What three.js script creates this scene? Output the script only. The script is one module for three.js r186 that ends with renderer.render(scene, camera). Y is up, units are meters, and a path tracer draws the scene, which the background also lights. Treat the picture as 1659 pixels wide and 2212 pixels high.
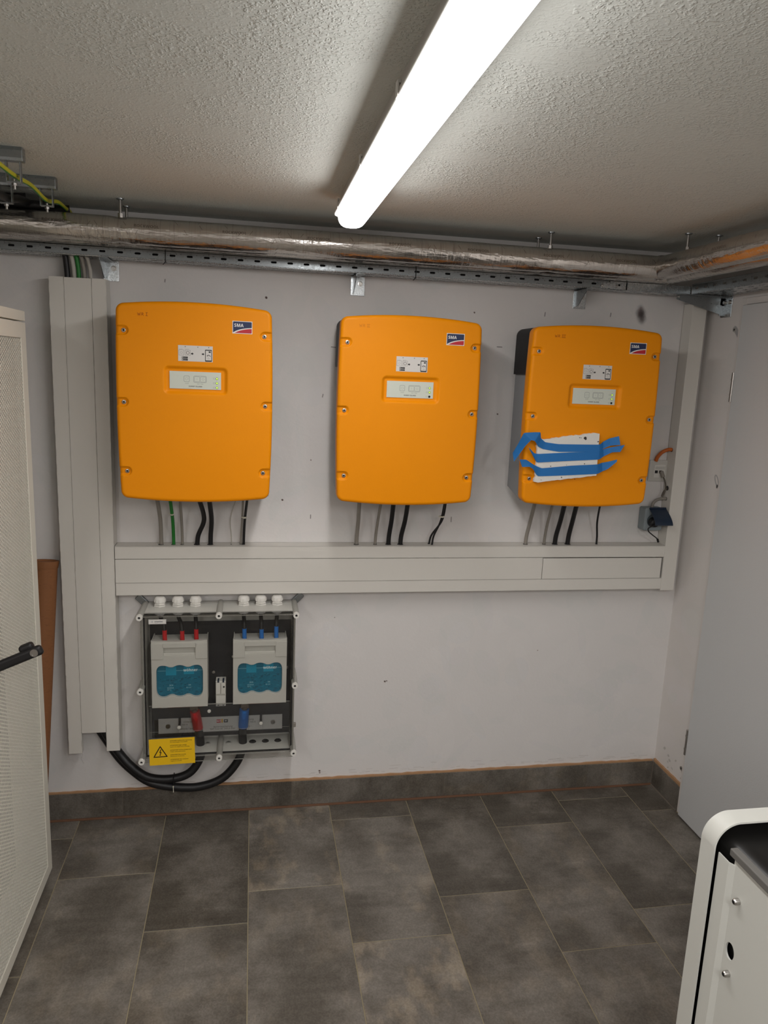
import * as THREE from 'three';
import { RoundedBoxGeometry } from 'three/addons/geometries/RoundedBoxGeometry.js';
import { mergeGeometries, mergeVertices, toCreasedNormals } from 'three/addons/utils/BufferGeometryUtils.js';
import { RectAreaLightUniformsLib } from 'three/addons/lights/RectAreaLightUniformsLib.js';

// ---------------------------------------------------------------- camera, light, exposure
const scene = new THREE.Scene();
scene.background = new THREE.Color(0x000000);
const camera = new THREE.PerspectiveCamera(69.6, 1659 / 2212, 0.05, 30);
camera.rotation.order = 'YXZ';
camera.position.set(0.5997, 1.6496, 2.5725);
camera.rotation.set(-0.1902, -0.18, 0.0415);
const renderer = new THREE.WebGLRenderer({ antialias: true });
renderer.toneMapping = THREE.LinearToneMapping;
renderer.toneMappingExposure = 1.35;
renderer.shadowMap.enabled = true;
RectAreaLightUniformsLib.init();
const LAMP_COLOR = new THREE.Color(1.0, 0.982, 0.972);
const LAMP = { lamps: [[0.857, 0.45], [0.857, 2.35], [-0.35, 2.35], [1.8, 2.35]], length: 1.57, down: 20.5, rear: 46, side: 9.5, glow: 5 };

// ---------------------------------------------------------------- room dimensions (metres)
const X0 = -1.15, X1 = 2.255, Z1 = 5.4, CEIL = 2.107, TH = 0.15;

// ---------------------------------------------------------------- small helpers
let seed = 7;
function rnd() { seed = (seed + 0x6d2b79f5) | 0; let t = Math.imul(seed ^ (seed >>> 15), 1 | seed); t = (t + Math.imul(t ^ (t >>> 7), 61 | t)) ^ t; return ((t ^ (t >>> 14)) >>> 0) / 4294967296; }
// toCreasedNormals matches vertices on a 1 cm grid: work on a blown-up copy so that millimetre parts keep their edges
function creased(g, a) { g.scale(1000, 1000, 1000); const q = toCreasedNormals(g, a); q.scale(0.001, 0.001, 0.001); return q; }
const V = (x, y, z) => new THREE.Vector3(x, y, z);
const lerp = (a, b, t) => a + (b - a) * t;
const clamp = (x, a, b) => Math.min(b, Math.max(a, x));
const sstep = (a, b, x) => { const t = clamp((x - a) / (b - a), 0, 1); return t * t * (3 - 2 * t); };

// periodic value noise, fbm
function noiseField(w, h, fx, fy, octaves, sd, gain = 0.5) {
  const out = new Float32Array(w * h);
  seed = sd; let amp = 1, tot = 0;
  for (let o = 0; o < octaves; o++) {
    const gx = fx << o, gy = fy << o; if (gx > w || gy > h) break;
    const g = new Float32Array(gx * gy); for (let i = 0; i < g.length; i++) g[i] = rnd();
    const xi = new Int32Array(w), xj = new Int32Array(w), xt = new Float32Array(w);
    for (let x = 0; x < w; x++) { const q = x / w * gx, i = Math.floor(q), t = q - i; xi[x] = i % gx; xj[x] = (i + 1) % gx; xt[x] = t * t * (3 - 2 * t); }
    for (let y = 0; y < h; y++) {
      const q = y / h * gy, i = Math.floor(q), t = q - i, ty = t * t * (3 - 2 * t), r0 = (i % gy) * gx, r1 = ((i + 1) % gy) * gx;
      for (let x = 0; x < w; x++) {
        const a = g[r0 + xi[x]], b = g[r0 + xj[x]], c = g[r1 + xi[x]], d = g[r1 + xj[x]], u = xt[x];
        out[y * w + x] += amp * ((a + (b - a) * u) * (1 - ty) + (c + (d - c) * u) * ty);
      }
    }
    tot += amp; amp *= gain;
  }
  for (let i = 0; i < out.length; i++) out[i] /= tot;
  return out;
}
function dataTex(w, h, fn, srgb) {   // fn(i, x, y) -> [r, g, b] 0..255 or one number
  const d = new Uint8Array(w * h * 4);
  for (let y = 0, i = 0; y < h; y++) for (let x = 0; x < w; x++, i++) {
    const c = fn(i, x, y);
    if (typeof c === 'number') d[i * 4] = d[i * 4 + 1] = d[i * 4 + 2] = clamp(c, 0, 255); else { d[i * 4] = clamp(c[0], 0, 255); d[i * 4 + 1] = clamp(c[1], 0, 255); d[i * 4 + 2] = clamp(c[2], 0, 255); }
    d[i * 4 + 3] = 255;
  }
  const t = new THREE.DataTexture(d, w, h, THREE.RGBAFormat);
  t.wrapS = t.wrapT = THREE.RepeatWrapping; t.magFilter = THREE.LinearFilter; t.minFilter = THREE.LinearMipmapLinearFilter; t.generateMipmaps = true;
  if (srgb) t.colorSpace = THREE.SRGBColorSpace;
  t.needsUpdate = true; return t;
}
function canvasTex(w, h, draw) {
  const c = document.createElement('canvas'); c.width = w; c.height = h;
  const g = c.getContext('2d'); draw(g, w, h);
  const t = new THREE.CanvasTexture(c); t.colorSpace = THREE.SRGBColorSpace; t.anisotropy = 8; return t;
}
const rep = (t, x, y = x) => { const c = t.clone(); c.repeat.set(x, y); c.needsUpdate = true; return c; };

// ---------------------------------------------------------------- naming
const used = new Map();
function numbered(name) { const n = used.get(name) || 0; used.set(name, n + 1); return n ? name + '_' + String(n).padStart(3, '0') : name; }
function shadows(m) { m.castShadow = m.receiveShadow = true; return m; }
function T(name, label, category, pos, group) {
  const o = new THREE.Group(); o.name = numbered(name); o.position.set(...pos); scene.add(o);
  o.userData = { label, category }; if (group) o.userData.group = group; o.wpos = V(...pos); return o;
}
function S(name) { const o = new THREE.Group(); o.name = name; scene.add(o); o.userData = { kind: 'structure' }; o.wpos = V(0, 0, 0); return o; }
function clean(g) {
  let q = g.index ? g.toNonIndexed() : g;
  for (const k of Object.keys(q.attributes)) if (!['position', 'normal', 'uv'].includes(k)) q.deleteAttribute(k);
  return q;
}
function metreUV(g) {   // box-projected uv in metres
  const p = g.attributes.position, n = g.attributes.normal, uv = new Float32Array(p.count * 2);
  for (let i = 0; i < p.count; i++) {
    const ax = Math.abs(n.getX(i)), ay = Math.abs(n.getY(i)), az = Math.abs(n.getZ(i));
    if (ax >= ay && ax >= az) { uv[2 * i] = p.getZ(i); uv[2 * i + 1] = p.getY(i); }
    else if (ay >= az) { uv[2 * i] = p.getX(i); uv[2 * i + 1] = p.getZ(i); }
    else { uv[2 * i] = p.getX(i); uv[2 * i + 1] = p.getY(i); }
  }
  g.setAttribute('uv', new THREE.BufferAttribute(uv, 2)); return g;
}
function part(parent, name, geos, mat, opt = {}) {   // geometry given in world coordinates
  let list = (Array.isArray(geos) ? geos : [geos]).map(clean);
  let g = list.length > 1 ? mergeGeometries(list) : list[0].clone();
  if (!opt.uv) metreUV(g);
  const w = parent.wpos || V(0, 0, 0);
  g.translate(-w.x, -w.y, -w.z);
  const m = shadows(new THREE.Mesh(g, mat)); m.name = name; m.wpos = w; parent.add(m);
  if (opt.label) m.userData.label = opt.label;
  if (opt.kind) m.userData.kind = opt.kind;
  return m;
}
function single(name, label, category, geos, mat, opt = {}) {   // a thing that is one mesh, origin at its own base
  let list = (Array.isArray(geos) ? geos : [geos]).map(clean);
  let g = list.length > 1 ? mergeGeometries(list) : list[0].clone();
  if (!opt.uv) metreUV(g);
  g.computeBoundingBox(); const b = g.boundingBox, w = V((b.min.x + b.max.x) / 2, b.min.y, (b.min.z + b.max.z) / 2);
  g.translate(-w.x, -w.y, -w.z);
  const m = shadows(new THREE.Mesh(g, mat)); m.name = numbered(name); m.position.copy(w); m.wpos = w; scene.add(m);
  m.userData = { label, category }; if (opt.group) m.userData.group = opt.group; return m;
}
// ---------------------------------------------------------------- geometry makers (world coordinates)
function box(x0, x1, y0, y1, z0, z1, r = 0) {
  const w = x1 - x0, h = y1 - y0, d = z1 - z0; r = Math.min(r, w * 0.45, h * 0.45, d * 0.45);
  const g = r > 1e-5 ? new RoundedBoxGeometry(w, h, d, 2, r) : new THREE.BoxGeometry(w, h, d);
  g.translate((x0 + x1) / 2, (y0 + y1) / 2, (z0 + z1) / 2); return g;
}
function cyl(p, q, r, seg = 16, r2 = r) {
  p = V(...p); q = V(...q); const d = q.clone().sub(p), g = new THREE.CylinderGeometry(r2, r, d.length(), seg, 1);
  g.applyQuaternion(new THREE.Quaternion().setFromUnitVectors(V(0, 1, 0), d.clone().normalize()));
  g.translate((p.x + q.x) / 2, (p.y + q.y) / 2, (p.z + q.z) / 2); return g;
}
function tube(pts, r, seg = 40, rad = 12, tension = 0.5, caps = true) {
  const c = new THREE.CatmullRomCurve3(pts.map((p) => V(...p)), false, 'centripetal', tension);
  const list = [new THREE.TubeGeometry(c, seg, r, rad, false)];
  if (caps) for (const t of [0, 1]) {
    const e = new THREE.CircleGeometry(r, rad), tg = c.getTangentAt(t).multiplyScalar(t ? 1 : -1), p = c.getPointAt(t);
    e.applyQuaternion(new THREE.Quaternion().setFromUnitVectors(V(0, 0, 1), tg)); e.translate(p.x, p.y, p.z); list.push(e);
  }
  return mergeGeometries(list.map(clean));
}
function lathe(prof, seg, pos, axis) {   // prof [[r, h]...], h along axis
  const g = new THREE.LatheGeometry(prof.map(([r, h]) => new THREE.Vector2(Math.max(r, 1e-5), h)), seg);
  g.applyQuaternion(new THREE.Quaternion().setFromUnitVectors(V(0, 1, 0), V(...axis).normalize())); g.translate(...pos); return clean(creased(g, 0.7));
}
function ext(poly, depth, bevel = 0) {   // polygon [[a, b]...] extruded along +z from 0
  const s = new THREE.Shape(poly.map(([a, b]) => new THREE.Vector2(a, b)));
  return new THREE.ExtrudeGeometry(s, bevel ? { depth: depth - 2 * bevel, bevelEnabled: true, bevelSize: bevel, bevelThickness: bevel, bevelOffset: -bevel, bevelSegments: 2 } : { depth, bevelEnabled: false });
}
const M4 = (ex, ey, ez, o) => new THREE.Matrix4().makeBasis(V(...ex), V(...ey), V(...ez)).setPosition(...o);
function rrectPath(x, y, w, h, r, C = THREE.Path) {
  const p = new C(); p.moveTo(x + r, y); p.lineTo(x + w - r, y); p.absarc(x + w - r, y + r, r, -Math.PI / 2, 0); p.lineTo(x + w, y + h - r); p.absarc(x + w - r, y + h - r, r, 0, Math.PI / 2);
  p.lineTo(x + r, y + h); p.absarc(x + r, y + h - r, r, Math.PI / 2, Math.PI); p.lineTo(x, y + r); p.absarc(x + r, y + r, r, Math.PI, Math.PI * 1.5); return p;
}
function sticker(x0, x1, y0, y1, z, t = 0.0008) {   // thin slab whose front face carries uv 0..1
  const g = clean(new THREE.BoxGeometry(x1 - x0, y1 - y0, t)); g.translate((x0 + x1) / 2, (y0 + y1) / 2, z + t / 2); return g;
}

// ---------------------------------------------------------------- textures
const nFine = noiseField(512, 512, 64, 64, 4, 11, 0.6);
const nMid = noiseField(512, 512, 8, 8, 6, 12);
const nBig = noiseField(512, 512, 3, 3, 5, 13);
const tFine = dataTex(512, 512, (i) => nFine[i] * 255);
const tPlaster = dataTex(512, 512, (i) => 255 * (0.55 * nMid[i] + 0.45 * nFine[i]));
const ceilTex = (() => {   // granular plaster with smoother trowelled patches and some brush streaks
  const W = 1024, g = noiseField(W, W, 150, 150, 2, 31, 0.6), g2 = noiseField(W, W, 70, 70, 2, 32), m = noiseField(W, W, 4, 4, 4, 33), s = noiseField(W, W, 12, 256, 2, 34);
  return dataTex(W, W, (i) => { const k = sstep(0.4, 0.62, m[i]); const b = sstep(0.5, 0.75, g[i]) * 0.7 + sstep(0.52, 0.8, g2[i]) * 0.6; return 40 + 170 * b * (0.3 + 0.7 * k) + 40 * s[i] * (1 - k) + 40 * m[i]; });
})();
const tileTex = [];
for (let v = 0; v < 6; v++) {
  const W = 320, H = 640, a = noiseField(W, H, 2, 4, 6, 101 + v * 7, 0.55), b = noiseField(W, H, 4, 5, 5, 102 + v * 7, 0.6), c = noiseField(W, H, 80, 160, 2, 103 + v * 7), st = noiseField(W, H, 3, 40, 3, 104 + v * 7);
  const warm = [0.35, 0.15, 0.8, 0.3, 0.1, 0.55][v], lvl = [0, -4, 5, 1, -8, 3][v];
  tileTex.push(dataTex(W, H, (i) => {
    const cloud = sstep(0.32, 0.72, a[i]) - 0.5, wp = warm * sstep(0.5, 0.75, b[i]), gr = c[i] - 0.5, sr = st[i] - 0.5;
    const l = 104 + lvl + 32 * cloud + 26 * gr + 14 * sr + 26 * wp;
    return [l + 3 + 8 * wp, l - 3 + 2 * wp, l - 11 - 7 * wp];
  }, true));
}
const tTileBump = dataTex(256, 256, (i, x, y) => 255 * nFine[(y * 2) * 512 + x * 2]);
const tKraft = (() => { const n = noiseField(256, 512, 12, 24, 4, 61); return canvasTex(512, 1024, (g, w, h) => {
  g.fillStyle = '#855530'; g.fillRect(0, 0, w, h);
  for (let i = 0; i < 2600; i++) { const x = rnd() * w, y = rnd() * h, k = n[((y / 2) | 0) * 256 + ((x / 2) | 0)]; g.fillStyle = k > 0.5 ? 'rgba(165,110,66,0.14)' : 'rgba(70,38,16,0.12)'; g.fillRect(x, y, 3 + rnd() * 26, 1 + rnd() * 2); }
  g.strokeStyle = 'rgba(60,30,12,0.8)'; g.lineWidth = 2.5; for (const X of [120, 250, 380]) { g.beginPath(); g.moveTo(X, 40); g.lineTo(X + 10, 64); g.stroke(); }
  g.fillStyle = 'rgba(50,25,10,0.75)'; g.font = 'bold 20px sans-serif'; for (const [X, Y] of [[165, 84], [300, 84], [140, 560], [280, 560]]) g.fillText('P42', X, Y);
}); })();
const tFoilBump = (() => { const a = noiseField(1024, 256, 90, 4, 3, 71, 0.6), b = noiseField(1024, 256, 20, 24, 4, 72, 0.6), m = noiseField(1024, 256, 6, 2, 3, 73); return dataTex(1024, 256, (i) => 255 * (sstep(0.35, 0.7, m[i]) * 0.6 * a[i] + 0.5 * b[i])); })();
const tFoil = canvasTex(2048, 256, (g, w, h) => {   // scrim lines, crossing threads and the maker's print
  g.fillStyle = '#cfcac4'; g.fillRect(0, 0, w, h);
  g.strokeStyle = 'rgba(70,62,56,0.55)'; g.lineWidth = 1.6;
  seed = 77;
  for (let i = 0; i < 90; i++) { const x = rnd() * w, y = rnd() * h, s = rnd() < 0.5 ? 1 : -1; g.beginPath(); g.moveTo(x, y); g.lineTo(x + 18 * s, y + 14); g.stroke(); }
  g.strokeStyle = 'rgba(110,100,92,0.25)'; for (let i = 0; i < 260; i++) { const x = rnd() * w; g.beginPath(); g.moveTo(x, rnd() * h); g.lineTo(x + 2, rnd() * h); g.stroke(); }
  g.fillStyle = 'rgba(70,62,57,0.5)'; g.font = 'bold 30px sans-serif'; g.save(); g.scale(0.86, 0.42);
  for (let k = 0; k < 4; k++) for (const [y, o] of [[58, 0], [122, 256], [186, 60], [250, 300]]) g.fillText('ROCKWOOL', (60 + k * 512 + o) / 0.86, y / 0.42);
  g.restore();
});
tFoil.wrapS = tFoil.wrapT = THREE.RepeatWrapping; 
const tZinc = (() => { const a = noiseField(256, 256, 24, 24, 3, 81); return dataTex(256, 256, (i) => { const q = Math.floor(a[i] * 9) / 9; return 120 + 90 * q; }); })();

// ---------------------------------------------------------------- materials
const std = (o) => new THREE.MeshStandardMaterial(o), phy = (o) => new THREE.MeshPhysicalMaterial(o);
const M = {
  duct: std({ color: 0xdcd8d0, roughness: 0.45 }),
  ductDark: std({ color: 0x2a2725, roughness: 0.9 }),
  black: std({ color: 0x121113, roughness: 0.5 }),
  cableBlack: std({ color: 0x131214, roughness: 0.48 }),
  cableGrey: std({ color: 0x8f8980, roughness: 0.5 }),
  cableWhite: std({ color: 0xb9b5ac, roughness: 0.5 }),
  cableGreen: std({ color: 0x1f7a2c, roughness: 0.45 }),
  cableOrange: std({ color: 0xc8641a, roughness: 0.5 }),
  cableYG: std({ color: 0xb5b21c, roughness: 0.45 }),
  tie: std({ color: 0xd9d4c2, roughness: 0.5 }),
  zinc: std({ color: 0xc2c6c8, metalness: 1, roughness: 0.42, roughnessMap: rep(tZinc, 12) }),
  zincDull: std({ color: 0x959a9c, metalness: 0.85, roughness: 0.5, roughnessMap: rep(tZinc, 10) }),
  steel: std({ color: 0xb9b6b2, metalness: 1, roughness: 0.28 }),
  foil: std({ color: 0xffffff, map: tFoil, metalness: 0.95, roughness: 0.24, bumpMap: rep(tFoilBump, 1), bumpScale: 0.0038 }),
  foilTape: std({ color: 0xd5d2cd, metalness: 1, roughness: 0.2, bumpMap: rep(tFoilBump, 3, 1), bumpScale: 0.005 }),
  invBody: std({ color: 0x8e9092, roughness: 0.5, bumpMap: rep(tFine, 6), bumpScale: 0.0002 }),
  invBlack: std({ color: 0x17161a, roughness: 0.6 }),
  panel: std({ color: 0xd9ddd2, roughness: 0.5 }),
  plasticGrey: std({ color: 0xa9a7a0, roughness: 0.5 }),
  plasticLight: std({ color: 0xcfcdc6, roughness: 0.5 }),
  plasticWhite: std({ color: 0xe4e1da, roughness: 0.42 }),
  plateBlack: std({ color: 0x1d1d21, roughness: 0.55 }),
  clear: phy({ color: 0xf4f4f2, roughness: 0.03, transmission: 1, thickness: 0, ior: 1.5, side: THREE.DoubleSide }),
  teal: std({ color: 0x0d7f9d, roughness: 0.3 }),
  red: std({ color: 0xc4161c, roughness: 0.5 }),
  blue: std({ color: 0x1f6fc0, roughness: 0.5 }),
  copper: std({ color: 0xb0603a, metalness: 1, roughness: 0.35 }),
  rack: std({ color: 0xe4e0d3, roughness: 0.5 }),
  rackDark: std({ color: 0x3a3835, roughness: 0.8 }),
  appl: std({ color: 0xc9c9c2, roughness: 0.42 }),
  applBlack: std({ color: 0x141312, roughness: 0.38 }),
  applLip: std({ color: 0x64625e, roughness: 0.6 }),
  door: std({ color: 0xcbcccc, roughness: 0.42, bumpMap: rep(tFine, 4), bumpScale: 0.0002 }),
  kraft: std({ map: tKraft, color: 0xffffff, roughness: 0.75 }),
  tape: std({ color: 0x1a72ba, roughness: 0.5, side: THREE.DoubleSide, bumpMap: rep(tFine, 14), bumpScale: 0.0004 }),
  navy: std({ color: 0x15283d, roughness: 0.32 }),
  greyBox: std({ color: 0x8d979b, roughness: 0.5 }),
  skirt: null,
  groutTan: std({ color: 0x9a8f74, roughness: 0.9 }),
  groutGrey: std({ color: 0x6b6258, roughness: 0.9 }),
  sealTan: std({ color: 0xb38b66, roughness: 0.85, bumpMap: rep(tFine, 8), bumpScale: 0.001 }),
  sealRed: std({ color: 0x6a4a35, roughness: 0.8 }),
  housing: std({ color: 0xb9b5ae, roughness: 0.5 }),
};

// ---------------------------------------------------------------- the room
{
  // painted marks that the photograph shows on the plaster (soot, pencil, scuffs)
  const WW = X1 - X0, wallTex = canvasTex(2048, 1268, (g, w, h) => {
    const px = (x) => (x - X0) / WW * w, py = (y) => (1 - y / CEIL) * h, mm = w / WW / 1000;
    g.fillStyle = '#e0dcd9'; g.fillRect(0, 0, w, h); seed = 5;
    for (let i = 0; i < 900; i++) { g.fillStyle = rnd() < 0.5 ? 'rgba(255,250,245,0.04)' : 'rgba(190,180,176,0.045)'; g.beginPath(); g.ellipse(rnd() * w, rnd() * h, 10 + rnd() * 60, 6 + rnd() * 30, rnd() * 3, 0, 7); g.fill(); }
    for (let i = 0; i < 260; i++) { const a = rnd() * 6.28, r = Math.sqrt(rnd()); g.fillStyle = 'rgba(58,52,50,' + (0.012 + 0.04 * (1 - r)) + ')'; g.beginPath(); g.ellipse(px(1.989) + Math.cos(a) * r * 9 + Math.sin(a) * r * 4, py(1.885) + Math.sin(a) * r * 18, 3 + rnd() * 5, 3 + rnd() * 5, 0, 0, 7); g.fill(); }
    g.strokeStyle = 'rgba(70,64,62,0.8)'; g.lineWidth = 1.3;
    for (const [x, y, dx, dy] of [[0.86, 1.72, 0.03, -0.002], [1.33, 1.715, 0.022, 0], [1.45, 1.747, 0.02, 0], [1.62, 1.86, 0.001, 0.015], [1.87, 1.872, 0.001, 0.014], [0.835, 1.548, 0.002, 0.012], [0.315, 1.9, 0.001, 0.01], [1.32, 1.11, 0, 0.02], [0.803, 1.12, 0, 0.015]]) { g.beginPath(); g.moveTo(px(x), py(y)); g.lineTo(px(x + dx), py(y + dy)); g.stroke(); }
    g.fillStyle = 'rgba(60,40,34,0.85)';
    for (const [x, y, r] of [[0.703, 1.187, 3], [0.64, 1.87, 3.4], [1.098, 0.492, 3], [1.105, 0.494, 2], [0.859, 0.136, 3], [0.86, 0.128, 2.2], [0.574, 1.1, 2], [1.36, 1.86, 2.4], [1.47, 1.51, 2.4], [0.8, 1.33, 1.6], [1.7, 0.6, 1.4], [0.9, 0.75, 1.3]]) { g.beginPath(); g.ellipse(px(x), py(y), r * mm * 1.2, r * mm, 0.5, 0, 7); g.fill(); }
    g.strokeStyle = 'rgba(96,82,68,0.2)'; seed = 9;   // cracks and dirt in the plaster just above the skirting
    for (let i = 0; i < 70; i++) { const x = px(-0.1 + 2.3 * rnd()), y = py(0.118 + 0.03 * rnd() * rnd()); g.lineWidth = 0.5 + 0.6 * rnd(); g.beginPath(); g.moveTo(x, y); g.lineTo(x + 6 + 24 * rnd(), y + 3 * (rnd() - 0.5)); g.stroke(); }
    g.strokeStyle = 'rgba(120,116,110,0.3)'; g.lineWidth = 1; g.beginPath(); g.moveTo(px(0.0), py(0.27)); g.lineTo(px(0.005), py(0.25)); g.lineTo(px(0.0), py(0.235)); g.lineTo(px(0.008), py(0.215)); g.stroke();
  });
  const wallMat = std({ map: wallTex, color: 0xffffff, roughness: 0.85, bumpMap: rep(tPlaster, 6, 3.8), bumpScale: 0.0007 });
  const wb = box(X0 - TH, X1 + TH, -0.12, CEIL, -TH, 0); const p = wb.attributes.position, u = wb.attributes.uv;
  for (let i = 0; i < p.count; i++) u.setXY(i, (p.getX(i) - X0) / WW, p.getY(i) / CEIL);
  const m = shadows(new THREE.Mesh(wb, wallMat)); m.name = 'wall_back'; m.userData.kind = 'structure'; scene.add(m);

  const plain = std({ color: 0xddd8d4, roughness: 0.85, bumpMap: rep(tPlaster, 1.8), bumpScale: 0.0007 });
  const rightTex = canvasTex(2048, 1032, (g, w, h) => {
    const px = (z) => z / Z1 * w, py = (y) => (1 - y / CEIL) * h;
    g.fillStyle = '#ded9d5'; g.fillRect(0, 0, w, h); seed = 15;
    for (let i = 0; i < 400; i++) { g.fillStyle = rnd() < 0.5 ? 'rgba(255,250,245,0.04)' : 'rgba(190,180,176,0.045)'; g.beginPath(); g.ellipse(rnd() * w, rnd() * h, 8 + rnd() * 40, 6 + rnd() * 30, rnd() * 3, 0, 7); g.fill(); }
    g.lineCap = 'round'; g.strokeStyle = 'rgba(120,122,124,0.5)'; g.lineWidth = 8; g.beginPath(); g.moveTo(px(0.172), py(1.842)); g.lineTo(px(0.2), py(1.815)); g.stroke();
    g.strokeStyle = 'rgba(120,122,124,0.55)'; g.lineWidth = 2; g.beginPath(); g.ellipse(px(0.178), py(1.305), 3.2, 10, -0.4, 0, 7); g.stroke();
    g.fillStyle = 'rgba(40,34,30,0.9)'; g.beginPath(); g.ellipse(px(0.184), py(1.285), 1.6, 3.4, 0, 0, 7); g.fill();
    g.strokeStyle = 'rgba(96,88,78,0.55)'; g.lineWidth = 2.2; g.beginPath(); g.moveTo(px(0.187), py(0.17)); g.lineTo(px(0.198), py(0.15)); g.lineTo(px(0.199), py(0.135)); g.stroke();
    for (let i = 0; i < 9; i++) { const z = 0.02 + 0.19 * rnd(), y = 0.122 + 0.07 * rnd(); g.fillStyle = 'rgba(110,106,98,0.28)'; g.beginPath(); g.ellipse(px(z), py(y), 1 + 2 * rnd(), 1 + 3 * rnd(), 0.6, 0, 7); g.fill(); }
  });
  const rb = box(X1, X1 + TH, -0.12, CEIL, 0, Z1); { const p = rb.attributes.position, u = rb.attributes.uv; for (let i = 0; i < p.count; i++) u.setXY(i, p.getZ(i) / Z1, p.getY(i) / CEIL); }
  const r = shadows(new THREE.Mesh(rb, std({ map: rightTex, roughness: 0.85, bumpMap: rep(tPlaster, 9, 3.8), bumpScale: 0.0007 }))); r.name = 'wall_right'; r.userData.kind = 'structure'; scene.add(r);
  for (const [n, g] of [['wall_left', box(X0 - TH, X0, -0.12, CEIL, 0, Z1)], ['wall_front', box(X0 - TH, X1 + TH, -0.12, CEIL, Z1, Z1 + TH)]]) {
    const o = shadows(new THREE.Mesh(metreUV(clean(g)), plain)); o.name = n; o.userData.kind = 'structure'; scene.add(o);
  }
  const c = shadows(new THREE.Mesh(metreUV(clean(box(X0 - TH, X1 + TH, CEIL, CEIL + TH, -TH, Z1 + TH))), std({ color: 0xd1d4ce, roughness: 0.9, bumpMap: rep(ceilTex, 1.9), bumpScale: 0.0021 })));
  c.name = 'ceiling'; c.userData.kind = 'structure'; scene.add(c);
}

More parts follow.
